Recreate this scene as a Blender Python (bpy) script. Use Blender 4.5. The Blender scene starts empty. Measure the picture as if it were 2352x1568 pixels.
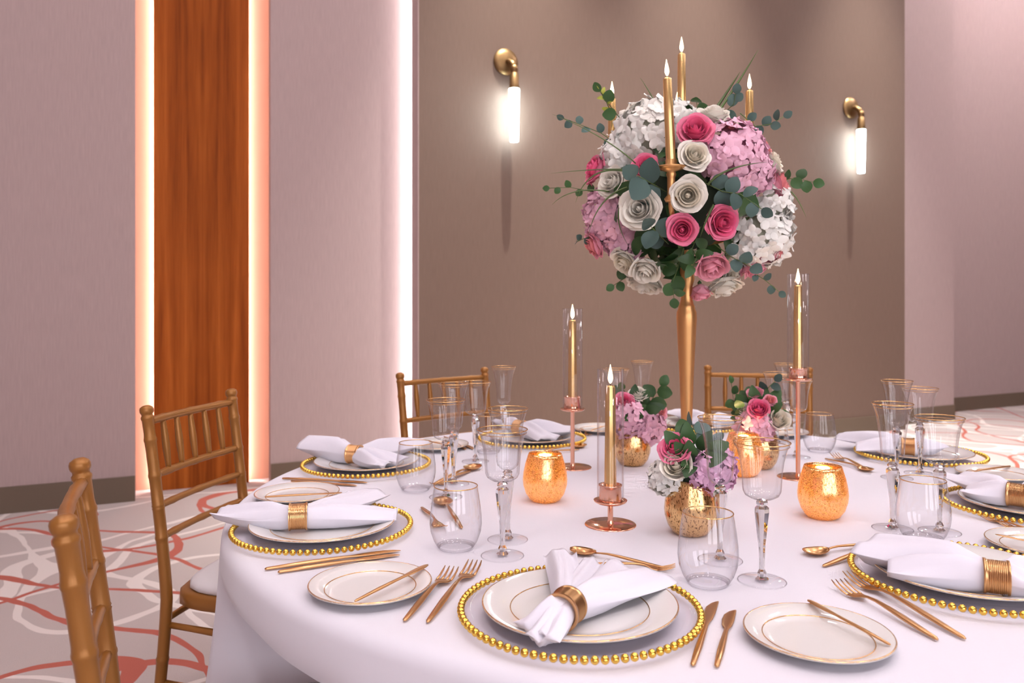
import bpy, math, random
from math import sin, cos, pi, sqrt, atan2, radians
from mathutils import Vector, Matrix, Quaternion

random.seed(7)
sc = bpy.context.scene
COL = sc.collection

# ------------------------------------------------------------------ camera
F, UH, CU, CH = 1823.0, 693.0, 1176.0, 1.18      # focal in px, horizon row, centre column, eye height
TZ = 0.735                                        # table top
cam_d = bpy.data.cameras.new('camera'); cam = bpy.data.objects.new('camera', cam_d); COL.objects.link(cam)
cam_d.sensor_width = 36.0; cam_d.lens = F / 2352 * 36
cam_d.shift_y = -(784 - UH) / 2352
cam_d.clip_start = 0.02
cam.location = (0, 0, CH); cam.rotation_euler = (pi / 2, 0, 0)
cam_d.dof.use_dof = True; cam_d.dof.focus_distance = 1.42; cam_d.dof.aperture_fstop = 6.0
sc.camera = cam
# ------------------------------------------------------------------ world, exposure
wd = bpy.data.worlds.new('world'); sc.world = wd; wd.use_nodes = True
wd.node_tree.nodes['Background'].inputs[0].default_value = (1.0, 0.90, 0.93, 1)
wd.node_tree.nodes['Background'].inputs[1].default_value = 0.02
sc.view_settings.view_transform = 'Standard'; sc.view_settings.look = 'None'
sc.view_settings.gamma = 1.0; sc.view_settings.use_curve_mapping = False
sc.view_settings.exposure = 0.39
try:
    sc.cycles.transparent_max_bounces = 40; sc.cycles.max_bounces = 8; sc.cycles.diffuse_bounces = 2; sc.cycles.glossy_bounces = 4; sc.cycles.transmission_bounces = 8
    sc.cycles.sample_clamp_indirect = 4.0; sc.cycles.use_light_tree = False; sc.cycles.blur_glossy = 1.0
except Exception: pass
CEIL_Z = 6.0
CEIL_EMIT = 30.0          # strength of the ceiling light diffusers
LED_EMIT = 24.0
WINDOW_EMIT = 4.0
# ------------------------------------------------------------------ helpers
def T(u, v, h=0.0):
    z = (CH - TZ - h) * F / (v - UH)
    return Vector(((u - CU) / F * z, z, TZ + h))
def P(u, v, y):
    return Vector(((u - CU) / F * y, y, CH - (v - UH) / F * y))

class MB:
    def __init__(s): s.v = []; s.f = []
    def add(s, vs, fs):
        o = len(s.v); s.v += [tuple(p) for p in vs]; s.f += [tuple(i + o for i in f) for f in fs]; return s
    def box(s, x0, x1, y0, y1, z0, z1, M=None):
        vs = [Vector((x, y, z)) for z in (z0, z1) for y in (y0, y1) for x in (x0, x1)]
        if M: vs = [M @ p for p in vs]
        return s.add(vs, [(0, 2, 3, 1), (4, 5, 7, 6), (0, 1, 5, 4), (2, 6, 7, 3), (0, 4, 6, 2), (1, 3, 7, 5)])
    def rings(s, rings, cap0=True, cap1=True, closed=True):
        n = len(rings[0]); vs = [p for r in rings for p in r]; fs = []
        for i in range(len(rings) - 1):
            for j in range(n if closed else n - 1):
                a = i * n + j; b = i * n + (j + 1) % n
                fs.append((a, b, b + n, a + n))
        if cap0: fs.append(tuple(reversed(range(n))))
        if cap1: fs.append(tuple(range((len(rings) - 1) * n, len(rings) * n)))
        return s.add(vs, fs)
    def lathe(s, prof, seg=32, cap0=False, cap1=False, mod=None):
        R = []
        for r, z in prof:
            R.append([Vector((r * (mod(k / seg * 2 * pi, z) if mod else 1) * cos(k / seg * 2 * pi),
                              r * (mod(k / seg * 2 * pi, z) if mod else 1) * sin(k / seg * 2 * pi), z)) for k in range(seg)])
        return s.rings(R, cap0, cap1)
    def tube(s, pts, rad, seg=8, caps=True):
        pts = [Vector(p) for p in pts]; n = len(pts)
        if not hasattr(rad, '__len__'): rad = [rad] * n
        R = []; up = None
        for i, p in enumerate(pts):
            t = (pts[min(i + 1, n - 1)] - pts[max(i - 1, 0)]).normalized()
            if up is None:
                up = Vector((0, 0, 1)) if abs(t.z) < .9 else Vector((1, 0, 0))
            x = up.cross(t).normalized(); y = t.cross(x).normalized(); up = y
            R.append([p + (x * cos(2 * pi * k / seg) + y * sin(2 * pi * k / seg)) * rad[i] for k in range(seg)])
        return s.rings(R, caps, caps)
    def torus(s, R, r, z=0, seg=48, m=6):
        vs = []; fs = []
        for i in range(seg):
            a = 2 * pi * i / seg
            for j in range(m):
                b = 2 * pi * j / m
                vs.append(((R + r * cos(b)) * cos(a), (R + r * cos(b)) * sin(a), z + r * sin(b)))
        for i in range(seg):
            for j in range(m):
                fs.append((i * m + j, ((i + 1) % seg) * m + j, ((i + 1) % seg) * m + (j + 1) % m, i * m + (j + 1) % m))
        return s.add(vs, fs)
    def grid(s, fn, nu, nv):
        vs = [fn(i / (nu - 1), j / (nv - 1)) for j in range(nv) for i in range(nu)]
        fs = [(j * nu + i, j * nu + i + 1, (j + 1) * nu + i + 1, (j + 1) * nu + i) for j in range(nv - 1) for i in range(nu - 1)]
        return s.add(vs, fs)
    def mesh(s, name, smooth=True):
        me = bpy.data.meshes.new(name); me.from_pydata(s.v, [], s.f); me.update()
        if smooth: me.polygons.foreach_set('use_smooth', [True] * len(me.polygons))
        return me

def obj(name, me, mat=None, parent=None, loc=None, rot=None, scale=None, smooth=True):
    if isinstance(me, MB): me = me.mesh(name, smooth)
    if mat is not None and len(me.materials) == 0: me.materials.append(mat)
    o = bpy.data.objects.new(name, me); COL.objects.link(o)
    if parent is not None: o.parent = parent
    if loc is not None: o.location = loc
    if rot is not None:
        if isinstance(rot, Quaternion): o.rotation_mode = 'QUATERNION'; o.rotation_quaternion = rot
        else: o.rotation_euler = rot
    if scale is not None: o.scale = (scale,) * 3 if not hasattr(scale, '__len__') else scale
    return o
def inst(name, me, mat, parent=None, **k):
    o = obj(name, me, None, parent, **k)          # shared mesh data, material on the object slot
    if mat is not None:
        if len(me.materials) == 0: me.materials.append(None)
        o.material_slots[0].link = 'OBJECT'; o.material_slots[0].material = mat
    return o
def tag(o, label, cat, group=None):
    o['label'] = label; o['category'] = cat
    if group: o['group'] = group
    return o
def thing(name, label, cat, loc=(0, 0, 0), rot=None, group=None, scale=None):
    o = bpy.data.objects.new(name, None); COL.objects.link(o); o.empty_display_size = .05
    o.location = loc
    if rot is not None:
        if isinstance(rot, Quaternion): o.rotation_mode = 'QUATERNION'; o.rotation_quaternion = rot
        else: o.rotation_euler = rot
    if scale is not None: o.scale = (scale,) * 3
    return tag(o, label, cat, group)
def struct(name, mb, mat, parent=None, smooth=False):
    o = obj(name, mb, mat, parent, smooth=smooth); o['kind'] = 'structure'; return o

# ------------------------------------------------------------------ materials
def new_mat(name):
    m = bpy.data.materials.new(name); m.use_nodes = True
    return m, m.node_tree, m.node_tree.nodes['Principled BSDF']
def pm(name, col, rough=.5, metal=0., spec=.5, sheen=0., sss=0., trans=0., vary=0., bump=None, coat=0.):
    m, nt, b = new_mat(name)
    b.inputs['Base Color'].default_value = (*col, 1); b.inputs['Roughness'].default_value = rough
    b.inputs['Metallic'].default_value = metal; b.inputs['Specular IOR Level'].default_value = spec
    b.inputs['Sheen Weight'].default_value = sheen; b.inputs['Coat Weight'].default_value = coat
    if sss: b.inputs['Subsurface Weight'].default_value = sss; b.inputs['Subsurface Radius'].default_value = (.01, .006, .004); b.inputs['Subsurface Scale'].default_value = 1.0
    N = nt.nodes; L = nt.links
    if vary:
        oi = N.new('ShaderNodeObjectInfo'); hs = N.new('ShaderNodeHueSaturation'); mr = N.new('ShaderNodeMapRange')
        mr.inputs[3].default_value = 1 - vary; mr.inputs[4].default_value = 1 + vary
        L.new(oi.outputs['Random'], mr.inputs[0]); L.new(mr.outputs[0], hs.inputs['Value'])
        hs.inputs['Color'].default_value = (*col, 1); L.new(hs.outputs[0], b.inputs['Base Color'])
    if bump:
        tc = N.new('ShaderNodeTexCoord'); nz = N.new('ShaderNodeTexNoise'); bp = N.new('ShaderNodeBump')
        mp = N.new('ShaderNodeMapping'); mp.inputs['Scale'].default_value = bump[0]
        L.new(tc.outputs['Object'], mp.inputs[0]); L.new(mp.outputs[0], nz.inputs[0]); nz.inputs['Scale'].default_value = 1
        nz.inputs['Detail'].default_value = 4
        L.new(nz.outputs[0], bp.inputs['Height']); bp.inputs['Strength'].default_value = bump[1]; bp.inputs['Distance'].default_value = bump[2]
        L.new(bp.outputs[0], b.inputs['Normal'])
    if trans:
        tr = N.new('ShaderNodeBsdfTranslucent'); tr.inputs[0].default_value = (*col, 1)
        if vary: L.new(hs.outputs[0], tr.inputs[0])
        mx = N.new('ShaderNodeMixShader'); mx.inputs[0].default_value = trans
        L.new(b.outputs[0], mx.inputs[1]); L.new(tr.outputs[0], mx.inputs[2]); L.new(mx.outputs[0], N['Material Output'].inputs[0])
    return m
def emit(name, col, st):
    m, nt, b = new_mat(name); e = nt.nodes.new('ShaderNodeEmission')
    e.inputs[0].default_value = (*col, 1); e.inputs[1].default_value = st
    nt.links.new(e.outputs[0], nt.nodes['Material Output'].inputs[0]); return m
def thin_glass(name, tint=(.99, .99, .994), f0=.03, edge=.55, power=5.0, rough=.012, edgecol=(.62, .62, .68)):
    m, nt, b = new_mat(name); N = nt.nodes; L = nt.links
    t = N.new('ShaderNodeBsdfTransparent'); t.inputs[0].default_value = (*tint, 1)
    ec = N.new('ShaderNodeMix'); ec.data_type = 'RGBA'; ec.inputs[6].default_value = (*tint, 1); ec.inputs[7].default_value = (*edgecol, 1)
    g = N.new('ShaderNodeBsdfGlossy'); g.inputs['Roughness'].default_value = rough
    lw = N.new('ShaderNodeLayerWeight'); lw.inputs[0].default_value = .5
    pw = N.new('ShaderNodeMath'); pw.operation = 'POWER'; L.new(lw.outputs['Facing'], pw.inputs[0]); pw.inputs[1].default_value = power
    fr = N.new('ShaderNodeMath'); fr.operation = 'MULTIPLY_ADD'; L.new(pw.outputs[0], fr.inputs[0]); fr.inputs[1].default_value = edge - f0; fr.inputs[2].default_value = f0
    p3 = N.new('ShaderNodeMath'); p3.operation = 'POWER'; L.new(lw.outputs['Facing'], p3.inputs[0]); p3.inputs[1].default_value = 3.5
    L.new(p3.outputs[0], ec.inputs[0]); L.new(ec.outputs[2], t.inputs[0])
    mx = N.new('ShaderNodeMixShader'); L.new(fr.outputs[0], mx.inputs[0]); L.new(t.outputs[0], mx.inputs[1]); L.new(g.outputs[0], mx.inputs[2])
    L.new(mx.outputs[0], N['Material Output'].inputs[0]); return m
def solid_glass(name, col=(.98, .98, .99), ior=1.47, rough=0.0):
    m, nt, b = new_mat(name)
    b.inputs['Base Color'].default_value = (*col, 1); b.inputs['Roughness'].default_value = rough
    b.inputs['Transmission Weight'].default_value = 1; b.inputs['IOR'].default_value = ior; return m

def wall_fabric(name, col):
    m, nt, b = new_mat(name); N = nt.nodes; L = nt.links
    tc = N.new('ShaderNodeTexCoord'); mp = N.new('ShaderNodeMapping'); mp.inputs['Scale'].default_value = (160, 160, 9)
    nz = N.new('ShaderNodeTexNoise'); nz.inputs['Scale'].default_value = 1; nz.inputs['Detail'].default_value = 3
    L.new(tc.outputs['Object'], mp.inputs[0]); L.new(mp.outputs[0], nz.inputs[0])
    cr = N.new('ShaderNodeValToRGB'); L.new(nz.outputs[0], cr.inputs[0])
    cr.color_ramp.elements[0].position = .25; cr.color_ramp.elements[1].position = .75
    cr.color_ramp.elements[0].color = (*[c * .93 for c in col], 1); cr.color_ramp.elements[1].color = (*[min(1, c * 1.06) for c in col], 1)
    L.new(cr.outputs[0], b.inputs['Base Color']); b.inputs['Roughness'].default_value = .75; b.inputs['Specular IOR Level'].default_value = .25
    bp = N.new('ShaderNodeBump'); bp.inputs['Strength'].default_value = .12; bp.inputs['Distance'].default_value = .002
    L.new(nz.outputs[0], bp.inputs['Height']); L.new(bp.outputs[0], b.inputs['Normal']); return m

def carpet_mat():
    m, nt, b = new_mat('carpet'); N = nt.nodes; L = nt.links
    tc = N.new('ShaderNodeTexCoord')
    def iso(seed, scale, level, width, wob, wobscale):
        mp = N.new('ShaderNodeMapping'); mp.inputs['Location'].default_value = seed
        L.new(tc.outputs['Object'], mp.inputs[0])
        d = N.new('ShaderNodeTexNoise'); d.inputs['Scale'].default_value = wobscale; d.inputs['Detail'].default_value = 1
        L.new(mp.outputs[0], d.inputs[0])
        mm = N.new('ShaderNodeVectorMath'); mm.operation = 'MULTIPLY_ADD'
        L.new(d.outputs['Color'], mm.inputs[0]); mm.inputs[1].default_value = (wob, wob, 0); L.new(mp.outputs[0], mm.inputs[2])
        n = N.new('ShaderNodeTexNoise'); n.inputs['Scale'].default_value = scale; n.inputs['Detail'].default_value = 0
        n.noise_dimensions = '2D'
        L.new(mm.outputs[0], n.inputs[0])
        a = N.new('ShaderNodeMath'); a.operation = 'SUBTRACT'; L.new(n.outputs[0], a.inputs[0]); a.inputs[1].default_value = level
        ab = N.new('ShaderNodeMath'); ab.operation = 'ABSOLUTE'; L.new(a.outputs[0], ab.inputs[0])
        w = N.new('ShaderNodeTexNoise'); w.inputs['Scale'].default_value = 2.6; L.new(mp.outputs[0], w.inputs[0])
        wm = N.new('ShaderNodeMath'); wm.operation = 'MULTIPLY'; L.new(w.outputs[0], wm.inputs[0]); wm.inputs[1].default_value = width * 2
        r = N.new('ShaderNodeMath'); r.operation = 'LESS_THAN'; L.new(ab.outputs[0], r.inputs[0]); L.new(wm.outputs[0], r.inputs[1])
        return r.outputs[0]
    def mixc(fac, c1, c2):
        x = N.new('ShaderNodeMix'); x.data_type = 'RGBA'; L.new(fac, x.inputs[0])
        if isinstance(c1, tuple): x.inputs[6].default_value = (*c1, 1)
        else: L.new(c1, x.inputs[6])
        x.inputs[7].default_value = (*c2, 1); return x.outputs[2]
    fz = N.new('ShaderNodeTexNoise'); fz.inputs['Scale'].default_value = 260; L.new(tc.outputs['Object'], fz.inputs[0])
    c = mixc(fz.outputs[0], (.43, .365, .345), (.49, .42, .40))
    for sd, sca, lv in (((3.1, 1.7, 0), .95, .5), ((13.7, 5.2, 0), 1.05, .44), ((31, 9, 0), 1.0, .56)):
        c = mixc(iso(sd, sca, lv, .013, .05, 5.0), c, (.68, .61, .575))
    for sd, sca, lv in (((7.4, 2.9, 0), .85, .52), ((21.3, 8.8, 0), .95, .46), ((41.3, 3.8, 0), .9, .55)):
        c = mixc(iso(sd, sca, lv, .0095, .04, 5.0), c, (.42, .12, .09))
    L.new(c, b.inputs['Base Color']); b.inputs['Roughness'].default_value = .95; b.inputs['Specular IOR Level'].default_value = .1
    bp = N.new('ShaderNodeBump'); bp.inputs['Strength'].default_value = .3; bp.inputs['Distance'].default_value = .004
    L.new(fz.outputs[0], bp.inputs['Height']); L.new(bp.outputs[0], b.inputs['Normal'])
    return m

def wood_mat():
    m, nt, b = new_mat('veneer_wood'); N = nt.nodes; L = nt.links
    tc = N.new('ShaderNodeTexCoord'); sx = N.new('ShaderNodeSeparateXYZ'); L.new(tc.outputs['Object'], sx.inputs[0])
    ab = N.new('ShaderNodeMath'); ab.operation = 'ABSOLUTE'; L.new(sx.outputs[0], ab.inputs[0])       # book-matched about the centre
    cx = N.new('ShaderNodeCombineXYZ'); L.new(ab.outputs[0], cx.inputs[0]); L.new(sx.outputs[2], cx.inputs[2])
    mp = N.new('ShaderNodeMapping'); mp.inputs['Scale'].default_value = (16, 1, .55); L.new(cx.outputs[0], mp.inputs[0])
    n1 = N.new('ShaderNodeTexNoise'); n1.inputs['Scale'].default_value = 1; n1.inputs['Detail'].default_value = 5; n1.inputs['Distortion'].default_value = .6
    L.new(mp.outputs[0], n1.inputs[0])
    mp2 = N.new('ShaderNodeMapping'); mp2.inputs['Scale'].default_value = (140, 1, 4); L.new(cx.outputs[0], mp2.inputs[0])
    n2 = N.new('ShaderNodeTexNoise'); n2.inputs['Scale'].default_value = 1; n2.inputs['Detail'].default_value = 3; L.new(mp2.outputs[0], n2.inputs[0])
    mx = N.new('ShaderNodeMath'); mx.operation = 'MULTIPLY_ADD'; L.new(n2.outputs[0], mx.inputs[0]); mx.inputs[1].default_value = .30
    L.new(n1.outputs[0], mx.inputs[2])
    cr = N.new('ShaderNodeValToRGB'); L.new(mx.outputs[0], cr.inputs[0])
    e = cr.color_ramp.elements; e[0].position = .42; e[0].color = (.17, .036, .005, 1); e[1].position = .88; e[1].color = (.42, .115, .018, 1)
    x = e.new(.63); x.color = (.28, .066, .009, 1)
    L.new(cr.outputs[0], b.inputs['Base Color']); b.inputs['Roughness'].default_value = .5; b.inputs['Specular IOR Level'].default_value = .08
    return m

def mercury_mat(name, gold=(.95, .64, .34), hole=.5, glow=True):
    m, nt, b = new_mat(name); N = nt.nodes; L = nt.links
    tc = N.new('ShaderNodeTexCoord')
    mp = N.new('ShaderNodeMapping'); mp.inputs['Scale'].default_value = (1, 1, .45); L.new(tc.outputs['Object'], mp.inputs[0])
    n = N.new('ShaderNodeTexNoise'); n.inputs['Scale'].default_value = 300; n.inputs['Detail'].default_value = 4; n.inputs['Roughness'].default_value = .65; L.new(mp.outputs[0], n.inputs[0])
    n2 = N.new('ShaderNodeTexNoise'); n2.inputs['Scale'].default_value = 620; n2.inputs['Detail'].default_value = 2; L.new(tc.outputs['Object'], n2.inputs[0])
    cr = N.new('ShaderNodeValToRGB'); L.new(n.outputs[0], cr.inputs[0])
    e = cr.color_ramp.elements; e[0].position = .39; e[0].color = (gold[0] * .22, gold[1] * .16, gold[2] * .10, 1); e[1].position = .46; e[1].color = (*gold, 1)
    L.new(cr.outputs[0], b.inputs['Base Color']); b.inputs['Metallic'].default_value = 1
    rr = N.new('ShaderNodeMapRange'); L.new(n2.outputs[0], rr.inputs[0]); rr.inputs[1].default_value = .35; rr.inputs[2].default_value = .7
    rr.inputs[3].default_value = .05; rr.inputs[4].default_value = .22; L.new(rr.outputs[0], b.inputs['Roughness'])
    bp = N.new('ShaderNodeBump'); bp.inputs['Strength'].default_value = .3; bp.inputs['Distance'].default_value = .0012
    L.new(n.outputs[0], bp.inputs['Height']); L.new(bp.outputs[0], b.inputs['Normal'])
    if glow:
        tr = N.new('ShaderNodeBsdfTranslucent'); tr.inputs[0].default_value = (1.0, .74, .42, 1)
        msk = N.new('ShaderNodeMapRange'); L.new(n2.outputs[0], msk.inputs[0]); msk.inputs[1].default_value = .45; msk.inputs[2].default_value = .62
        msk.inputs[3].default_value = .10; msk.inputs[4].default_value = .55
        mx = N.new('ShaderNodeMixShader'); L.new(msk.outputs[0], mx.inputs[0]); L.new(b.outputs[0], mx.inputs[1]); L.new(tr.outputs[0], mx.inputs[2])
        L.new(mx.outputs[0], N['Material Output'].inputs[0])
    return m

M_PINK = wall_fabric('pink_wall_covering', (.425, .315, .305))
M_GREY = wall_fabric('taupe_wall_covering', (.172, .112, .087))
M_BASE = pm('baseboard_brown', (.13, .09, .06), .5)
M_CEIL = pm('ceiling_white', (.8, .76, .75), .9)
M_WOOD = wood_mat()
M_CARPET = carpet_mat()
M_PEACH = pm('veneer_glow_tint', (.62, .31, .21), .6, bump=((90, 90, 3), .1, .002))  # recess veneer; the strips' overexposed peach glow is put into its colour
M_CLOTH = pm('white_linen', (.79, .765, .835), .8, spec=.2, sheen=.2, bump=((3, 3, 3), .12, .02))
M_NAPKIN = pm('white_napkin', (.80, .775, .86), .8, spec=.2, sheen=.15, bump=((14, 14, 14), .15, .01))
M_CHAIR = pm('antique_gold_paint', (.34, .142, .030), .36, metal=.35, bump=((30, 30, 8), .1, .003))
M_CUSH = pm('white_cushion', (.72, .68, .69), .7)
M_CUT = pm('copper_gold_metal', (.70, .40, .185), .28, metal=1.)
M_ROSEG = pm('rose_gold_metal', (.88, .50, .36), .16, metal=1.)
M_GOLD = pm('satin_gold', (.64, .35, .14), .36, metal=.9)
M_BRASS = pm('aged_brass', (.27, .165, .075), .42, metal=1.)
M_CANDLE = pm('gold_candle', (.78, .52, .22), .27, metal=.9)
M_BEAD = pm('yellow_gold_bead', (.95, .62, .12), .14, metal=1.)
M_RIM = pm('gold_line', (.80, .50, .22), .2, metal=1.)
M_PORC = pm('white_porcelain', (.80, .775, .76), .12, coat=.3)
M_TGLASS = thin_glass('clear_thin_glass')
M_BOWL = thin_glass('clear_bowl_glass', (.985, .985, .992), .065, .85, 3.2)
M_FOOT = thin_glass('clear_foot_glass', (.99, .99, .994), .03, .7, 4.5, .012, (.85, .85, .89))
M_CHARG = thin_glass('clear_charger_glass', (.99, .985, .996), .02, .22, 5, .05, (.97, .96, .985))
M_SGLASS = solid_glass('clear_solid_glass')
M_LED = emit('led_light', (1.0, .80, .78), LED_EMIT * 1.3)
M_LEDW = emit('led_light_white', (1.0, .96, .97), LED_EMIT * .80)
M_DIFF = [emit('ceiling_diffuser', (1.0, .905, .93), CEIL_EMIT * k_) for k_ in (.50, .72, 1.40, 3.8)]
M_FLAME = emit('flame', (1.0, .72, .38), 14.0)
M_ROD = emit('lit_acrylic', (.72, .94, 1.0), 24.0)
M_WICK = pm('wick', (.03, .02, .02), .9)
M_WAX = pm('wax', (.9, .85, .75), .6)
M_MERC = mercury_mat('mercury_gold_lit', glow=True)
M_MERCV = mercury_mat('mercury_gold_vase', (.86, .56, .26), glow=False)
M_RPINK = pm('hot_pink_petal', (.93, .16, .32), .55, spec=.25, trans=.12, vary=.12)
M_RPINKM = pm('mid_pink_petal', (.95, .27, .42), .55, spec=.25, trans=.12, vary=.12)
M_RPINK2 = pm('soft_pink_petal', (.95, .42, .52), .55, spec=.25, trans=.12, vary=.12)
M_RCORAL = pm('coral_petal', (.93, .33, .34), .55, spec=.25, trans=.12, vary=.12)
M_RCREAM = pm('cream_petal', (.96, .88, .72), .55, spec=.25, trans=.12, vary=.07)
M_RWHITE = pm('white_petal', (.965, .915, .81), .55, spec=.25, trans=.12, vary=.06)
M_HWHITE = pm('white_floret', (.96, .94, .885), .6, spec=.2, trans=.12, vary=.08)
M_HPINK = pm('pink_floret', (.95, .56, .70), .6, spec=.2, trans=.12, vary=.14)
M_HMAUVE = pm('mauve_floret', (.84, .50, .70), .6, spec=.2, trans=.12, vary=.14)
M_EUC = pm('eucalyptus_leaf', (.075, .130, .115), .5, spec=.3, trans=.15, vary=.25)
M_LEAF = pm('green_leaf', (.045, .11, .035), .42, spec=.4, trans=.15, vary=.3)
M_YLEAF = pm('yellow_green_leaf', (.45, .50, .08), .5, trans=.3, vary=.15)
M_GRASS = pm('grass_blade', (.11, .17, .05), .5, trans=.2, vary=.25)
M_FOAM = pm('floral_foam', (.02, .035, .018), .9)
M_FRAME = pm('white_metal', (.8, .78, .76), .4)

# ------------------------------------------------------------------ the room shell, laid out along the panelled wall
TH = radians(26.0)
WD = Vector((cos(TH), sin(TH), 0)); WN = Vector((sin(TH), -cos(TH), 0))
P0 = Vector((-2.236, 4.717, 0))
WM = Matrix.Translation(P0) @ Matrix(((WD.x, -WN.x, 0, 0), (WD.y, -WN.y, 0, 0), (0, 0, 1, 0), (0, 0, 0, 1)))   # local x along wall, y into the wall
def s_at(u, o=0.0):
    d = Vector(((u - CU) / F, 1, 0)); q = P0 + WN * o
    a = (d.x * WN.x + d.y * WN.y); t = (q.x * WN.x + q.y * WN.y) / a
    return (d * t - P0).dot(WD)
def wbox(s0, s1, o0, o1, z0, z1, mb=None):        # o counted towards the room
    mb = mb or MB(); return mb.box(s0, s1, -max(o0, o1), -min(o0, o1), z0, z1)
def wstruct(name, mb, mat):
    o = struct(name, mb, mat); o.matrix_world = WM; return o
S_L, S_R = -3.6, 11.5
s310, s622 = s_at(311), s_at(621)
s_gl, s_gr = s_at(962, .20), s_at(2078, .20)
s_step = s_at(2191)
HB = .148
mb = MB(); mb.box(S_L - .2, S_R + .2, -9.7, 1.0, -.1, 0); wstruct('floor', mb, M_CARPET)
mb = MB(); mb.box(S_L - .2, S_R + .2, -9.7, 1.0, CEIL_Z, CEIL_Z + .1); wstruct('ceiling', mb, M_CEIL)
wstruct('wall_back_left_panel', wbox(S_L, s310, -.06, 0, 0, CEIL_Z), M_PINK)
wstruct('wall_back_middle_panel', wbox(s622, s_gr + .1, -.06, 0, 0, CEIL_Z), M_PINK)
wstruct('wall_back_narrow_panel', wbox(s_gr + .1, s_step, -.60, 0, 0, CEIL_Z), M_PINK)
wstruct('wall_back_right_panel', wbox(s_step, S_R, -.60, -.38, 0, CEIL_Z), M_PINK)
s_bl, s_br = s_at(353, -.20), s_at(572, -.20)
wstruct('wall_recess_back', wbox(s310 - .12, s622 + .12, -.30, -.27, 0, CEIL_Z), M_PEACH)
wo = wbox(-(s_br - s_bl) / 2, (s_br - s_bl) / 2, -.225, -.20, .0, CEIL_Z)
wood = struct('wall_wood_panel', wo, M_WOOD); wood.matrix_world = WM @ Matrix.Translation(((s_bl + s_br) / 2, 0, 0))
wstruct('wall_recess_left_side', wbox(s310 - .16, s310 - .12, -.30, -.06, 0, CEIL_Z), M_CEIL)
wstruct('wall_recess_right_side', wbox(s622 + .12, s622 + .16, -.30, -.06, 0, CEIL_Z), M_CEIL)
wstruct('wall_taupe_panel', wbox(s_gl, s_gr, .07, .20, 0, CEIL_Z), M_GREY)
wstruct('trim_1', wbox(s_gl - .006, s_gl, .07, .20, 0, CEIL_Z), M_PINK)
wstruct('wall_taupe_panel_batten', wbox(s_gl + .10, s_gr - .12, 0, .07, 0, CEIL_Z), M_CEIL)
wstruct('wall_left', wbox(S_L - .1, S_L, -.1, 9.7, 0, CEIL_Z), M_PINK)
wstruct('wall_right', wbox(S_R, S_R + .1, -.6, 9.7, 0, CEIL_Z), M_PINK)
wstruct('wall_front', wbox(S_L - .1, S_R + .1, 9.6, 9.7, 0, CEIL_Z), M_GREY)
wstruct('baseboard_left', wbox(S_L, s310 - .002, 0, .014, 0, HB), M_BASE)
wstruct('baseboard_middle', wbox(s622 + .002, s_gl + .1, 0, .014, 0, HB), M_BASE)
wstruct('baseboard_taupe', wbox(s_gl + .004, s_gr - .004, .20, .214, 0, HB), M_BASE)
wstruct('baseboard_narrow', wbox(s_gr + .1, s_step, 0, .014, 0, HB), M_BASE)
wstruct('baseboard_right', wbox(s_step + .002, S_R, -.38, -.366, 0, HB), M_BASE)
def led(name, s, o, label, mat, w=.012, d=.02):
    o_ = obj(name, wbox(s - w, s + w, o - d, o + d, .01, CEIL_Z - .02), mat, smooth=False); o_.matrix_world = WM
    tag(o_, label, 'light strip', 'vertical wall light strips'); return o_
led('light_strip', s_bl + .030, -.247, 'vertical light strip tucked behind the left edge of the wood panel', M_LED, .01, .012)
led('light_strip', s_br - .030, -.247, 'vertical light strip tucked behind the right edge of the wood panel', M_LED, .01, .012)
led('light_strip', s_gl + .025, .035, 'white vertical light strip glowing behind the taupe panel edge', M_LEDW)

# tall windows in the wall behind the camera
M_SKYP = emit('window_daylight', (.96, .93, 1.0), WINDOW_EMIT)
for i, sw in enumerate((-2.8, -.4, 2.0)):
    m = MB()
    for a, b_, c, d_ in ((-.82, -.76, .5, 3.8), (.76, .82, .5, 3.8), (-.76, .76, .5, .56), (-.76, .76, 3.74, 3.8), (-.02, .02, .56, 3.74), (-.76, -.02, 2.6, 2.64), (.02, .76, 2.6, 2.64)): m.box(a, b_, 0, .06, c, d_)
    w_ = struct('window_%d' % (i + 1), m, M_FRAME); w_.matrix_world = WM @ Matrix.Translation((sw, -9.6, 0))
    m = MB(); m.box(-.76, .76, .012, .016, .56, 3.74); pn = obj('pane', m, M_SKYP, w_, smooth=False)

# ceiling lights (out of view, light the room)
dm = MB(); dm.box(-.30, .30, -.30, .30, -.012, 0)
fm = MB()
for a, b_, c, d_ in ((-.34, .34, -.34, -.30), (-.34, .34, .30, .34), (-.34, -.30, -.30, .30), (.30, .34, -.30, .30)): fm.box(a, b_, c, d_, -.03, 0)
dme, fme = dm.mesh('diffuser', False), fm.mesh('frame', False)
ORD = ('first', 'second', 'third', 'fourth', 'fifth')
rows = ((1.3, 'row nearest the wall panels'), (4.0, 'row above the table'), (7.0, 'row furthest from the wall panels'))
for ri, (o_, rown) in enumerate(rows):
    for i, s_ in enumerate((-1.6, 1.0, 3.6, 6.2, 8.8)):
        t = thing('ceiling_light', ORD[i] + ' square ceiling light of the ' + rown, 'ceiling light', WM @ Vector((s_, -o_, CEIL_Z)), (0, 0, TH), 'square ceiling lights')
        inst('diffuser', dme, M_DIFF[3 if (ri == 0 and i >= 4) else (1 if (ri == 2 and i >= 3) else ri)], t); inst('frame', fme, M_FRAME, t)

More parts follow.
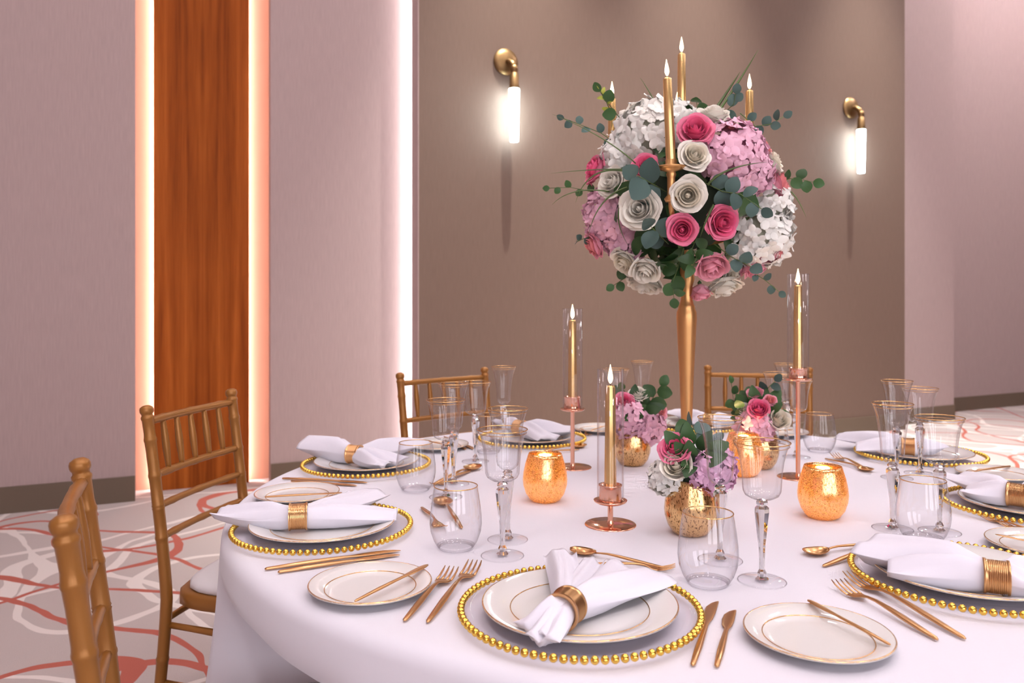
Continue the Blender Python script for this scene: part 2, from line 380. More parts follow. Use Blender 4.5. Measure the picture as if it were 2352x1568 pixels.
# small recessed downlights grazing the taupe panel
m = MB(); m.lathe([(.045, -.001), (.06, -.004), (.062, 0)], 24); DRM = m.mesh('trim_ring')
m = MB(); m.lathe([(.001, .03), (.04, .03), (.045, -.001)], 24); DRC = m.mesh('reflector_cup')
for i, (u_, wh) in enumerate(((1181, 'the sconce by the light strip'), (1978, 'the far sconce'), (1580, 'the middle of the taupe panel'))):
    p = WM @ Vector((s_at(u_ + 22, .30), -.95, CEIL_Z - .001))
    t = thing('downlight', 'small round recessed downlight in the ceiling above ' + wh, 'ceiling light', p, None, 'recessed downlights')
    inst('trim_ring', DRM, M_FRAME, t); inst('reflector_cup', DRC, M_FRAME, t)
    l = bpy.data.lights.new('downlight_beam', 'SPOT'); l.energy = 1500; l.color = (.97, .97, .90); l.spot_size = radians(50); l.spot_blend = 1; l.shadow_soft_size = .02
    lo = bpy.data.objects.new('downlight_beam', l); COL.objects.link(lo); lo.parent = t; lo.location = (0, 0, -.01)

# ------------------------------------------------------------------ wall sconces
def sconce(u, v_top, v_bot, label):
    s = s_at(u, .30); base = WM @ Vector((s, -.20, 0))
    y = (WM @ Vector((s, -.30, 0))).y
    zt = CH - (v_top - UH) / F * y; zb = CH - (v_bot - UH) / F * y
    L_ = zt - zb
    t = thing('wall_sconce', label, 'wall lamp', (base.x, base.y, zt), (0, 0, TH), 'wall sconces on the taupe panel')
    rz = Matrix.Rotation(radians(90), 4, 'X')
    m = MB(); m.lathe([(0.001, 0), (.088, 0), (.094, .006), (.092, .014), (.06, .028), (.022, .036), (.001, .037)], 32)
    obj('wall_disc', m, M_BRASS, t, (-.02, 0, .205), (radians(90), 0, 0))
    m = MB(); m.tube([(-.02, -.02, .205), (-.02, -.055, .20), (-.006, -.085, .175), (0, -.10, .14)], [.016, .018, .022, .024], 12); obj('arm', m, M_BRASS, t)
    m = MB(); m.lathe([(.001, .16), (.02, .16), (.026, .145), (.027, .12), (.024, .118), (.024, .105), (.03, .10), (.034, .01), (.034, -.004), (.001, -.004)], 24); obj('collar', m, M_BRASS, t, (0, -.10, 0))
    m = MB(); m.lathe([(.001, -.004), (.036, -.004), (.037, -.01), (.030, -L_ + .03), (.030, -L_ + .004), (.028, -L_), (.001, -L_)], 24); obj('glass_rod', m, M_ROD, t, (0, -.10, 0))
    return t
sconce(1181, 203, 325, 'brass wall sconce with glowing white rod close to the white light strip')
sconce(1978, 297, 397, 'brass wall sconce with glowing white rod at the far end of the taupe panel')

# ------------------------------------------------------------------ table and cloth
C = Vector((.375, 1.88, 0)); TR = 1.0
CHAIRS = [((-.620, 1.128), (.898, .439), 'gold chiavari chair in the foreground, nearest the left frame edge'),
          ((-.862, 2.149), (.98, -.197), 'gold chiavari chair in front of the wood panel'),
          ((-.254, 2.986), (.637, -.77), 'gold chiavari chair in front of the white light strip'),
          ((.977, 3.157), (-.26, -.966), 'gold chiavari chair behind the tall gold stand')]
t = thing('round_table', 'round banquet table hidden under the white tablecloth', 'table', (C.x, C.y, 0))
m = MB(); m.lathe([(.001, TZ - .03), (TR - .03, TZ - .03), (TR - .025, TZ - .02), (TR - .03, TZ - .008), (.001, TZ - .008)], 64); obj('table_top', m, pm('table_ply', (.3, .2, .12), .6), t)
m = MB(); m.lathe([(.001, 0), (.30, 0), (.28, .03), (.06, .07), (.05, .4), (.06, TZ - .05), (.15, TZ - .03), (.001, TZ - .03)], 24); obj('pedestal', m, M_BRASS, t)
chang = [atan2(c[0][1] - C.y, c[0][0] - C.x) for c in CHAIRS]
SEG = 240
rings = []
def cloth_ring(r, z, d):
    R = []
    for i in range(SEG):
        a = 2 * pi * i / SEG
        fold = (sin(a * 13 + 1.1) * .55 + sin(a * 21 + .4) * .3 + sin(a * 8 + 2.) * .35)
        rr = r + d * .075 + fold * .040 * min(1, d * 2.2) * (min(1, d * 3))
        ind = 0
        for ca in chang:
            da = (a - ca + pi) % (2 * pi) - pi
            ind = max(ind, max(0, 1 - max(0, abs(da) - .20) / .14))
        sm = min(1, max(0, (d - .03) / .22)); sm = sm * sm * (3 - 2 * sm)
        ind = ind * ind * (3 - 2 * ind)
        rr = rr * (1 - ind * sm) + (.78 + fold * .01) * ind * sm
        R.append(Vector((rr * cos(a), rr * sin(a), z)))
    return R
for r in (.02, .25, .5, .75, .9, .96): rings.append(cloth_ring(r, TZ, 0))
for k in range(7):
    b_ = k / 6 * pi / 2; rings.append(cloth_ring(TR - .026 + .026 * sin(b_), TZ - .026 + .026 * cos(b_), 0))
for k in range(1, 27):
    d = (TZ - .026 - .012) * k / 26; rings.append(cloth_ring(TR, TZ - .026 - d, d))
m = MB(); m.rings(rings, True, False)
o = obj('tablecloth', m, M_CLOTH, loc=(C.x, C.y, .0005)); tag(o, 'white floor length tablecloth draped over the round banquet table', 'tablecloth')

# ------------------------------------------------------------------ chiavari chairs (local: x width, +y towards table)
CHW = .185
def post_mesh(sx):
    m = MB(); pts = []; rad = []
    def pos(z):
        if z < .45: y = -.185 - .05 * ((.45 - z) / .45) ** 1.3
        else: y = -.185 - .055 * ((z - .45) / .475) ** 1.25
        return (sx * (CHW + .008 * z), y, z)
    zs = []
    z = 0
    while z <= .905: zs.append((z, .0130 + .0012 * sin(pi * z / .905))); z += .045
    for ring in (.14, .30, .60, .675, .752, .84):
        zs += [(ring - .006, .0142), (ring - .0025, .0154), (ring + .0025, .0154), (ring + .006, .0142)]
    zs = [q for q in zs if q[0] < .886]
    zs += [(.888, .0140), (.891, .0155), (.896, .0155), (.899, .0132), (.903, .0132), (.905, .0150), (.909, .0162), (.915, .0163), (.920, .0145), (.924, .008), (.925, .001)]
    zs.sort()
    for z, r in zs: pts.append(pos(z)); rad.append(r)
    m.tube(pts, rad, 10); return m.mesh('back_post')
def rail_mesh(z, r, bow=.012, n=9, bumps=True):
    m = MB(); pts = []; rad = []
    for i in range(n * 2 + 1):
        s = i / (n * 2) * 2 - 1
        y = -.185 - .055 * ((z - .45) / .475) ** 1.25 - bow * (1 - s * s)
        pts.append((s * (CHW + .008 * z), y, z)); rad.append(r * (1.13 if (bumps and i % 6 == 3) else 1))
    m.tube(pts, rad, 8); return m.mesh('rail')
def spindle_mesh(x):
    def yy(z): return -.185 - .055 * ((z - .45) / .475) ** 1.25 - .012 * (1 - (x / CHW) ** 2)
    m = MB(); pts = [(x, yy(.752 + .133 * k / 8), .752 + .133 * k / 8) for k in range(9)]
    m.tube(pts, [.006, .0072, .008, .009, .0095, .009, .008, .0072, .006], 8); return m.mesh('spindle')
def fleg_mesh(sx):
    m = MB(); m.tube([(sx * (CHW + .012), .215, 0), (sx * (CHW + .010), .21, .15), (sx * (CHW + .010), .208, .156), (sx * (CHW + .010), .207, .162), (sx * CHW, .20, .44)], [.011, .0135, .016, .0135, .0145], 10); return m.mesh('front_leg')
def seat_mesh():
    m = MB(); prof = []
    pts = []
    for k in range(40):
        a = 2 * pi * k / 40; ca, sa = cos(a), sin(a)
        e = 4.5; rr = (abs(ca) ** e + abs(sa) ** e) ** (-1 / e)
        w = .200 + .012 * sa
        pts.append((ca * rr * w, .01 + sa * rr * .205))
    return m.rings([[Vector((x * q, .01 + (y - .01) * q, z)) for x, y in pts] for q, z in ((.97, .425), (1, .43), (1, .456), (.97, .462))], True, True).mesh('seat_frame')
def cushion_mesh():
    m = MB(); pts = []
    for k in range(40):
        a = 2 * pi * k / 40; ca, sa = cos(a), sin(a); e = 4.; rr = (abs(ca) ** e + abs(sa) ** e) ** (-1 / e)
        pts.append((ca * rr * (.190 + .012 * sa), .015 + sa * rr * .190))
    return m.rings([[Vector((x * q, .015 + (y - .015) * q, z)) for x, y in pts] for q, z in ((.97, .462), (1, .467), (1, .476), (.97, .484), (.88, .489), (.5, .492), (.05, .493))], True, True).mesh('cushion')
def stretcher(a, b_, r=.008):
    m = MB(); a = Vector(a); b_ = Vector(b_); m.tube([a.lerp(b_, k / 6) for k in range(7)], [r, r, r * 1.15, r, r * 1.15, r, r], 8); return m.mesh('stretcher')
cparts = [('back_post', post_mesh(-1)), ('back_post', post_mesh(1)), ('top_rail', rail_mesh(.885, .010)), ('back_rail', rail_mesh(.752, .0095)),
          ('back_rail', rail_mesh(.676, .009)), ('back_rail', rail_mesh(.60, .009)), ('front_leg', fleg_mesh(-1)), ('front_leg', fleg_mesh(1)), ('seat_frame', seat_mesh())]
for x in (-.125, -.0625, 0, .0625, .125): cparts.append(('spindle', spindle_mesh(x)))
for sx in (-1, 1):
    for z in (.385, .24): cparts.append(('stretcher', stretcher((sx * CHW, -.19, z), (sx * CHW, .205, z - .03))))
for z in (.30,): cparts.append(('stretcher', stretcher((-CHW, .206, z), (CHW, .206, z)))); cparts.append(('stretcher', stretcher((-CHW, -.20, z + .09), (CHW, -.20, z + .09))))
cush = cushion_mesh()
for (cx, cy), (fx, fy), lab in CHAIRS:
    a = atan2(fy, fx) - pi / 2
    # the measured point is the top of the back; local top is at y=-.24
    lx, ly = cx + fx * .235, cy + fy * .235
    t = thing('chiavari_chair', lab, 'chair', (lx, ly, 0), (0, 0, a), 'gold chiavari chairs around the table')
    for n_, me in cparts: inst(n_, me, M_CHAIR, t)
    inst('cushion', cush, M_CUSH, t)

# ------------------------------------------------------------------ tableware meshes
def bead_mesh():
    m = MB(); m.lathe([(.0005, -.0054), (.003, -.0045), (.005, -.0022), (.0054, 0), (.005, .0022), (.003, .0045), (.0005, .0054)], 8); return m.mesh('bead')
BEAD = bead_mesh()
def charger_mesh():
    m = MB(); m.lathe([(.001, .003), (.105, .003), (.112, .0035), (.13, .008), (.150, .0125), (.159, .0135), (.158, .0155), (.150, .0150), (.129, .0105), (.11, .0055), (.105, .005), (.001, .005)], 72); return m.mesh('glass_plate')
CHARG = charger_mesh()
NB = 84
def bead_ring_mesh():
    m = MB(); bv = [v.co.copy() for v in BEAD.vertices]; bf = [tuple(p.vertices) for p in BEAD.polygons]
    for k in range(NB):
        a = 2 * pi * k / NB; c = Vector((.1635 * cos(a), .1635 * sin(a), .0135)); m.add([c + v for v in bv], bf)
    return m.mesh('bead_rim')
BEADRIM = bead_ring_mesh()
def plate_meshes(R, well, h, th=.003):
    m = MB(); m.lathe([(.001, .001), (well * .72, .001), (well * .75, 0), (well * .80, 0), (well * .86, .002), (well, h * .35), (R * .97, h - .001), (R, h), (R, h + .002), (R * .985, h + .0026),
                       (well * 1.02, h * .35 + th), (well * .93, .0035 + th * .5), (well * .8, .0045), (.001, .0045)], 72)
    a = m.mesh('plate_body')
    m = MB(); m.torus(R - .0012, .00135, h + .0014, 96, 6); b_ = m.mesh('gold_rim')
    m = MB(); m.torus(well * 1.02, .0008, h * .35 + th + .0001, 96, 6); c = m.mesh('gold_line')
    return a, b_, c
DPL = plate_meshes(.138, .096, .016); BPL = plate_meshes(.094, .068, .014)

def thread_ring():
    m = MB(); prof = []
    ro, w = .0235, .017
    n = 11; outer = []
    outer.append((ro + .0022, -w)); outer.append((ro + .0022, -w + .0035))
    for k in range(n):
        z0 = -w + .0040 + (2 * w - .008) * k / n; z1 = -w + .0040 + (2 * w - .008) * (k + 1) / n
        outer += [(ro, z0), (ro + .0010, (z0 + z1) / 2), (ro, z1)]
    outer += [(ro + .0022, w - .0035), (ro + .0022, w)]
    prof = outer + [(ro - .002, w), (ro - .002, -w), (ro + .0022, -w)]
    m.lathe(prof, 40); return m.mesh('napkin_ring')
NRING = thread_ring()

def tumbler_meshes():
    po = [(.0285, 0), (.033, .004), (.040, .016), (.0455, .032), (.0472, .046), (.0465, .062), (.0440, .082), (.0415, .098), (.0390, .113)]
    m = MB(); m.lathe([(.001, .0075)] + [(max(.001, r - .0012), max(.0075, z)) for r, z in po[1:]], 48); inner = m
    m = MB(); m.lathe(po, 48); body = m.mesh('bowl')
    m = MB(); m.lathe([(.0285, .0), (.0325, .0045), (.034, .0075), (.030, .0082), (.015, .0075), (.001, .0072)], 48); m.torus(.0300, .0016, .0030, 56, 6); base = m.mesh('base')
    m = MB(); m.torus(.0390, .00095, .113, 64, 6); rim = m.mesh('gold_rim')
    return body, base, rim
TUMB = tumbler_meshes()
def goblet_meshes(kind):
    if kind == 'wine':
        H = .222; b0 = .131
        bowl = [(.007, b0), (.018, b0 + .002), (.026, b0 + .007), (.0293, b0 + .014), (.0303, b0 + .028), (.0315, b0 + .045), (.0340, b0 + .062), (.0385, b0 + .079), (.0438, H)]
    else:
        H = .246; b0 = .131
        bowl = [(.006, b0), (.013, b0 + .003), (.0195, b0 + .010), (.0215, b0 + .020), (.0225, b0 + .042), (.0255, b0 + .066), (.0300, b0 + .092), (.0375, H)]
    def mod(a, z): return 1 + .046 * abs(cos(5 * a)) * max(0, min(1, (H - .012 - z) / .02)) - .023 * max(0, min(1, (H - .012 - z) / .02))
    m = MB(); m.lathe(bowl, 80, mod=mod); mb_ = m.mesh('bowl')
    m = MB(); m.lathe([(.001, b0 + .001), (.007, b0 - .001), (.0095, b0 - .004), (.0095, b0 - .007), (.0075, b0 - .010), (.0115, b0 - .014), (.0118, b0 - .020), (.0085, b0 - .050), (.0055, b0 - .075), (.0045, .032), (.0045, .020), (.0075, .014), (.0065, .009), (.011, .0045), (.001, .0045)], 8)
    ms = m.mesh('stem', False)
    m = MB(); m.lathe([(.0365, .0006), (.038, .0014), (.036, .0022), (.012, .0042), (.001, .0048)], 48); m.torus(.0372, .0009, .0014, 56, 6); mf = m.mesh('foot')
    rr = bowl[-1][0]
    m = MB(); m.torus(rr, .0009, H, 64, 6); m.torus(bowl[-1][0] * .965, .0005, H - .006, 64, 4); mr = m.mesh('gold_rim')
    return mb_, ms, mf, mr
WINE = goblet_meshes('wine'); FLUTE = goblet_meshes('flute')

def loft_x(m, st, seg=8):          # (x, y, z, half width, half thickness)
    R = []
    for x, y, z, w, th in st:
        R.append([Vector((x, y + w * cos(2 * pi * k / seg), z + th * sin(2 * pi * k / seg))) for k in range(seg)])
    m.rings(R)
HANDLE = [(0, 0, .0030, .0012, .0010), (.004, 0, .0032, .0030, .0018), (.03, 0, .0045, .0042, .0024), (.06, 0, .0065, .0046, .0026), (.09, 0, .0085, .0038, .0024), (.115, 0, .0095, .0026, .0019)]
def fork_mesh(L):
    k = L / .20; m = MB()
    loft_x(m, [(x * k, y, z, w, t_) for x, y, z, w, t_ in HANDLE] + [(.133 * k, 0, .0085, .0022, .0017), (.142 * k, 0, .0065, .0050, .0014), (.150 * k, 0, .0042, .0098, .0011), (.160 * k, 0, .0033, .0112, .0010), (.1635 * k, 0, .0034, .0113, .0009)])
    for yo in (-.0098, -.0033, .0033, .0098):
        loft_x(m, [(.162 * k, yo, .0034, .0017, .0009), (.175 * k, yo, .0045, .0016, .0009), (.19 * k, yo, .0078, .0014, .0008), (.1995 * k, yo * .97, .0112, .0007, .0005)], 6)
    return m.mesh('fork')
def knife_mesh(L):
    k = L / .21; m = MB()
    loft_x(m, [(0, 0, .0030, .0012, .0012), (.003 * k, 0, .0032, .0032, .0022), (.05 * k, 0, .0038, .0046, .0028), (.09 * k, 0, .0038, .0040, .0026), (.120 * k, 0, .0036, .0030, .0022), (.130 * k, 0, .0034, .0033, .0018),
               (.142 * k, .0008, .0032, .0066, .0014), (.165 * k, .0012, .0030, .0082, .0011), (.185 * k, .0008, .0030, .0076, .0010), (.200 * k, -.0016, .0030, .0050, .0009), (.2085 * k, -.0045, .0030, .0018, .0007), (.21 * k, -.0055, .0030, .0003, .0004)], 10)
    return m.mesh('knife')
def butter_mesh(L):
    k = L / .165; m = MB()
    loft_x(m, [(0, 0, .003, .001, .001), (.004 * k, 0, .003, .0024, .0018), (.05 * k, 0, .0035, .0036, .0022), (.09 * k, 0, .0033, .0028, .0020), (.105 * k, 0, .0032, .0032, .0016), (.125 * k, 0, .003, .0060, .0012), (.150 * k, 0, .003, .0064, .0011), (.161 * k, 0, .003, .0042, .001), (.165 * k, 0, .003, .0006, .0005)], 10)
    return m.mesh('butter_knife')
def spoon_mesh(L):
    k = L / .19; m = MB()
    loft_x(m, [(x * k, y, z, w, t_) for x, y, z, w, t_ in HANDLE] + [(.128 * k, 0, .0085, .0024, .0016), (.140 * k, 0, .0072, .0030, .0013)])
    R = []; n = 12; a0, a1 = .137 * k, .19 * k
    for i in range(13):
        s = -1 + 2 * i / 12; s = max(-.995, min(.995, s)); x = (a0 + a1) / 2 + s * (a1 - a0) / 2
        w = .0185 * sqrt(1 - s * s) * (1 + .12 * s); d = .0080 * (1 - s * s) ** .8; zr = .0085 + .0015 * s * s
        ring = []
        for j in range(n):
            q = -1 + 2 * j / (n - 1); ring.append(Vector((x, q * w, zr - d * (1 - q * q))))
        for j in range(n):
            q = 1 - 2 * j / (n - 1); ring.append(Vector((x, q * w, zr - d * (1 - q * q) - .0011)))
        R.append(ring)
    m.rings(R); return m.mesh('spoon')
CUTL = {'fork': (fork_mesh(.20), .20), 'salad_fork': (fork_mesh(.17), .17), 'knife': (knife_mesh(.215), .215), 'small_knife': (knife_mesh(.185), .185),
        'butter_knife': (butter_mesh(.165), .165), 'dessert_spoon': (spoon_mesh(.19), .19), 'dessert_fork': (fork_mesh(.165), .165)}
NAMES = {'fork': 'dinner_fork', 'salad_fork': 'salad_fork', 'knife': 'dinner_knife', 'small_knife': 'starter_knife', 'butter_knife': 'butter_knife', 'dessert_spoon': 'dessert_spoon', 'dessert_fork': 'dessert_fork'}
def cutlery(kind, a, b_, label, flip=False):
    """a handle end, b tip; world points (z is the lower side)"""
    me, L0 = CUTL[kind]; d = b_ - a; L1 = d.length
    sc_ = max(.85, min(1.2, L1 / L0)); mid = (a + b_) / 2; dn = d.normalized(); a2 = mid - dn * L0 * sc_ / 2
    x = dn; y = Vector((0, 0, 1)).cross(x).normalized(); z = x.cross(y)
    M = Matrix((x, y, z)).transposed().to_4x4()
    o = inst(NAMES[kind], me, M_CUT)
    o.matrix_world = Matrix.Translation(a2) @ M @ Matrix.Diagonal((sc_, sc_ * (-1 if flip else 1), sc_, 1))
    tag(o, label, kind.replace('salad_', '').replace('small_', '').replace('dessert_', '').replace('_', ' '), {'fork': 'dinner forks', 'salad_fork': 'salad forks', 'knife': 'dinner knives', 'small_knife': 'starter knives', 'butter_knife': 'butter knives', 'dessert_spoon': 'dessert spoons', 'dessert_fork': 'dessert forks'}[kind])
    return o

# napkin: cloth pinched by a ring; flat folded lobes spread from the ring
def napkin_mesh(lobes, seed=0):
    rnd = random.Random(seed); m = MB()
    for (ang, L, w_end, th_end, bend, lift, skew) in lobes:
        n, seg = 22, 40; R = []; ph = rnd.uniform(0, 6)
        for i in range(n + 1):
            s = i / n; ca = ang + bend * s
            cx = L * s * cos(ang + bend * s * .5); cy = L * s * sin(ang + bend * s * .5)
            g = s * s * (3 - 2 * s)
            w = (.0170 + (w_end / 2 - .0170) * (g * .45 + s * .55))
            th = (.0190 * (1 - s) ** 1.3 + th_end * min(1, s * 3)) * (1 - (.25 if th_end > .023 else .72) * max(0, (s - .5) / .5) ** 2)
            zc = .0245 * (1 - s) ** 1.4 + th_end * (1 - (1 - s) ** 1.4) * 1.0 + lift * s * s
            ring = []
            for k in range(seg):
                t_ = 2 * pi * k / seg; X = cos(t_); Z = sin(t_); sq = min(1, s * 2.5)
                Zs = (abs(Z) ** (1 + .7 * sq)) * (1 if Z > 0 else -1)
                sk = skew * X * w * s
                cr = abs(sin(1.7 * X + ph)) * .55 + abs(sin(3.4 * X + ph * 1.7 + s)) * .30
                fold = 1 + (cr - .55) * .5 * sq * (1 if Z > 0 else .1)
                wz = (.0045 * sin(X * 4.2 + ph + s * 2.5) + .0025 * sin(X * 8 + ph * 2)) * s
                px = cx - sin(ca) * X * w + cos(ca) * sk; py = cy + cos(ca) * X * w + sin(ca) * sk
                ring.append(Vector((px, py, max(.0005 + .001 * abs(X), zc + Zs * th * fold + wz))))
            R.append(ring)
        m.rings(R)
    return m.mesh('napkin')
# ------------------------------------------------------------------ place settings
SETS = {
 'F': ('the nearest place setting', (1331, 1396)), 'LF': ('the front left place setting', (742, 1208)), 'LB': ('the back left place setting', (842, 1064)),
 'CBL': ('the far setting by the light strip', (1222, 1006)), 'CB': ('the far setting behind the gold stand', (1600, 975)),
 'CBR': ('the far right place setting', (2112, 1042)), 'CR': ('the right edge place setting', (2370, 1160)), 'CFR': ('the front right place setting', (2217, 1319))}
def place(me_list, root_name, label, cat, group, loc, rotz=0):
    t = thing(root_name, label, cat, loc, (0, 0, rotz), group)
    first = None
    for n_, me, mat in me_list:
        o = inst(n_, me, mat, first if (first and n_.startswith('gold_')) else t); first = first or o
    return t
for key, (ph, (u, v)) in SETS.items():
    p = T(u, v, .012); p.z = TZ
    t = thing('charger_plate', 'clear glass charger plate with gold beaded rim at ' + ph, 'charger plate', p, (0, 0, random.random()), 'beaded glass charger plates', 1.025)
    inst('glass_plate', CHARG, M_CHARG, t)
    if key in ('F', 'LF', 'CFR', 'CR', 'LB'):
        for k in range(NB):
            a = 2 * pi * k / NB; inst('bead', BEAD, M_BEAD, t, loc=(.1635 * cos(a), .1635 * sin(a), .0135))
    else:
        o = inst('bead_rim', BEADRIM, M_BEAD, t); o['kind'] = 'stuff'
    place([('plate_body', DPL[0], M_PORC), ('gold_rim', DPL[1], M_RIM), ('gold_line', DPL[2], M_RIM)], 'dinner_plate', 'white gold rimmed dinner plate on the charger at ' + ph, 'plate', 'white dinner plates', p + Vector((0, 0, .0055)))
def napkin(key, ring_px, lobes, seed):
    ph = SETS[key][0]; hp = .0125
    c = T(*ring_px, .035); L = []; dirs = Vector((0, 0, 0))
    for i, (tip, w, th, bend, lift, skew) in enumerate(lobes):
        d = T(*tip, .018) - c; d.z = 0; L.append((atan2(d.y, d.x), d.length, w, th, bend, lift, skew))
        dirs += d.normalized() * (1 if w > 0 else -1)
    tails = [l for l in L if l[2] < 0]; L = [(a, ln, abs(w), th, b_, li, sk) for a, ln, w, th, b_, li, sk in L]
    ang = atan2(dirs.y, dirs.x)
    c.z = TZ + hp
    o = obj('napkin', napkin_mesh(L, seed), M_NAPKIN, loc=c); tag(o, 'white cloth napkin drawn through a gold ring at ' + ph, 'napkin', 'folded white napkins')
    r = inst('napkin_ring', NRING, M_CUT, loc=c + Vector((0, 0, .0262)), rot=Matrix.Rotation(ang, 3, 'Z').to_quaternion() @ Quaternion((0, 1, 0), pi / 2))
    tag(r, 'ribbed gold napkin ring around the napkin at ' + ph, 'napkin ring', 'gold napkin rings')
# lobes: tip pixel on the table plane, end width (negative: tail side), thickness, bend, lift, skew
napkin('F', (1297, 1404), [((1470, 1326), .125, .012, -.05, .006, .12), ((1303, 1294), .055, .012, .10, .012, 0), ((1360, 1300), .045, .009, .0, .006, 0), ((1212, 1462), -.062, .014, .10, 0, 0), ((1252, 1482), -.050, .012, -.12, 0, 0)], 1)
napkin('LF', (685, 1190), [((912, 1190), .070, .014, .0, .002, .25), ((862, 1152), .095, .013, .12, .014, -.15), ((508, 1196), -.075, .017, .0, .008, 0), ((545, 1202), -.05, .014, 0, .004, 0)], 2)
napkin('LB', (815, 1046), [((965, 1036), .10, .020, .1, .014, 0), ((920, 1072), .075, .018, -.05, .006, .2), ((880, 1080), .05, .014, 0, .006, 0), ((716, 1044), -.110, .030, 0, .004, 0)], 3)
napkin('CBL', (1195, 985), [((1312, 1002), .10, .020, .05, .006, 0), ((1265, 1015), .085, .018, -.05, .0, 0), ((1150, 978), -.07, .018, 0, .006, 0)], 4)
napkin('CB', (1630, 968), [((1555, 960), .1, .02, 0, .01, 0), ((1590, 975), .08, .016, 0, .004, 0), ((1685, 975), -.07, .018, 0, .006, 0)], 5)
napkin('CBR', (2085, 1028), [((1940, 1014), .10, .02, 0, .006, 0), ((1965, 1034), .08, .018, 0, .0, 0), ((2160, 1038), -.07, .018, 0, .006, 0)], 6)
napkin('CR', (2335, 1140), [((2200, 1116), .11, .018, 0, .014, 0), ((2220, 1140), .09, .016, 0, .006, 0), ((2410, 1155), -.08, .018, 0, .006, 0)], 7)
napkin('CFR', (2288, 1330), [((2000, 1288), .120, .024, -.03, .004, .12), ((2040, 1318), .085, .020, .04, .002, 0), ((2420, 1352), -.08, .020, 0, .006, 0), ((2400, 1375), -.06, .016, 0, .004, 0)], 8)

H0 = .0008
def cut(kind, key, p0, p1, extra='', h0=H0, h1=H0, flip=False):
    nm = {'fork': 'long gold dinner fork', 'salad_fork': 'short gold salad fork', 'knife': 'long gold dinner knife', 'small_knife': 'short gold starter knife', 'butter_knife': 'gold butter knife laid across the bread plate',
          'dessert_spoon': 'gold dessert spoon above the charger', 'dessert_fork': 'gold dessert fork above the charger'}[kind]
    cutlery(kind, T(*p0, h0), T(*p1, h1), nm + (' at ' if kind[:4] in ('butt', 'dess') else ' beside the charger at ') + SETS[key][0], flip)
# nearest setting
cut('salad_fork', 'F', (921, 1438), (1043, 1313)); cut('fork', 'F', (968, 1450), (1100, 1293))
cut('knife', 'F', (1591, 1533), (1641, 1384), flip=False); cut('small_knife', 'F', (1646, 1536), (1681, 1404))
cut('dessert_spoon', 'F', (1533, 1309), (1310, 1268)); cut('dessert_fork', 'F', (1335, 1298), (1552, 1312))
cut('butter_knife', 'F', (815, 1385), (983, 1300), h0=.012, h1=.018)
# front left setting
cut('knife', 'LF', (608, 1311), (918, 1266)); cut('small_knife', 'LF', (638, 1318), (916, 1276))
cut('salad_fork', 'LF', (690, 1166), (850, 1137)); cut('fork', 'LF', (680, 1174), (870, 1143))
cut('dessert_spoon', 'LF', (1062, 1218), (1010, 1150)); cut('dessert_fork', 'LF', (968, 1168), (1016, 1222))
cut('butter_knife', 'LF', (608, 1144), (786, 1134), h0=.014, h1=.018)
# back left setting
cut('knife', 'LB', (648, 1101), (846, 1110)); cut('small_knife', 'LB', (668, 1107), (822, 1117))
cut('dessert_spoon', 'LB', (992, 1116), (1100, 1073)); cut('dessert_fork', 'LB', (1085, 1082), (990, 1124))
cut('butter_knife', 'LB', (965, 1012), (1040, 1026), h0=.014, h1=.018)
# far left-of-stand setting
cut('knife', 'CBL', (1020, 1005), (1090, 1033)); cut('small_knife', 'CBL', (1010, 1010), (1072, 1034))
cut('dessert_spoon', 'CBL', (1225, 1042), (1345, 1026)); cut('dessert_fork', 'CBL', (1330, 1034), (1235, 1048))
cut('salad_fork', 'CBL', (1332, 985), (1352, 1004)); cut('fork', 'CBL', (1322, 985), (1342, 1006))
cut('butter_knife', 'CBL', (1372, 985), (1398, 977), h0=.014, h1=.018)
# far setting behind the stand
cut('dessert_spoon', 'CB', (1560, 1004), (1640, 1000)); cut('dessert_fork', 'CB', (1640, 1006), (1565, 1010))
cut('butter_knife', 'CB', (1815, 988), (1765, 992), h0=.014, h1=.018)
# far right setting
cut('dessert_spoon', 'CBR', (1895, 1055), (2003, 1086)); cut('dessert_fork', 'CBR', (2012, 1090), (1902, 1044))
cut('butter_knife', 'CBR', (2328, 1072), (2205, 1089), h0=.014, h1=.018)
# right edge setting
cut('fork', 'CR', (2420, 1240), (2262, 1192)); cut('salad_fork', 'CR', (2430, 1250), (2300, 1205))
cut('butter_knife', 'CR', (2440, 1262), (2345, 1242), h0=.014, h1=.018)
# front right setting
cut('salad_fork', 'CFR', (2157, 1476), (1922, 1348)); cut('fork', 'CFR', (2232, 1480), (1940, 1324))
cut('dessert_spoon', 'CFR', (2035, 1250), (1848, 1277)); cut('dessert_fork', 'CFR', (1890, 1304), (2035, 1262))
cut('butter_knife', 'CFR', (2045, 1485), (1855, 1381), h0=.014, h1=.018)

for key, u, v, where in (('F', 851, 1343, 'between the nearest and front left settings'), ('LF', 683, 1134, 'between the front left and back left settings'), ('LB', 1005, 1022, 'behind the back left stem glasses'),
                  ('CBL', 1378, 984, 'behind the front candlestick'), ('CB', 1790, 992, 'behind the low bouquet by the chair'), ('CBR', 2290, 1088, 'between the far right and right edge settings'), ('CR', 2400, 1252, 'cut by the right frame edge'), ('CFR', 1878, 1457, 'in the right foreground')):
    p = T(u, v, .01); p.z = TZ
    place([('plate_body', BPL[0], M_PORC), ('gold_rim', BPL[1], M_RIM), ('gold_line', BPL[2], M_RIM)], 'bread_plate', 'small white bread plate with gold rim, ' + where, 'plate', 'small bread plates', p)

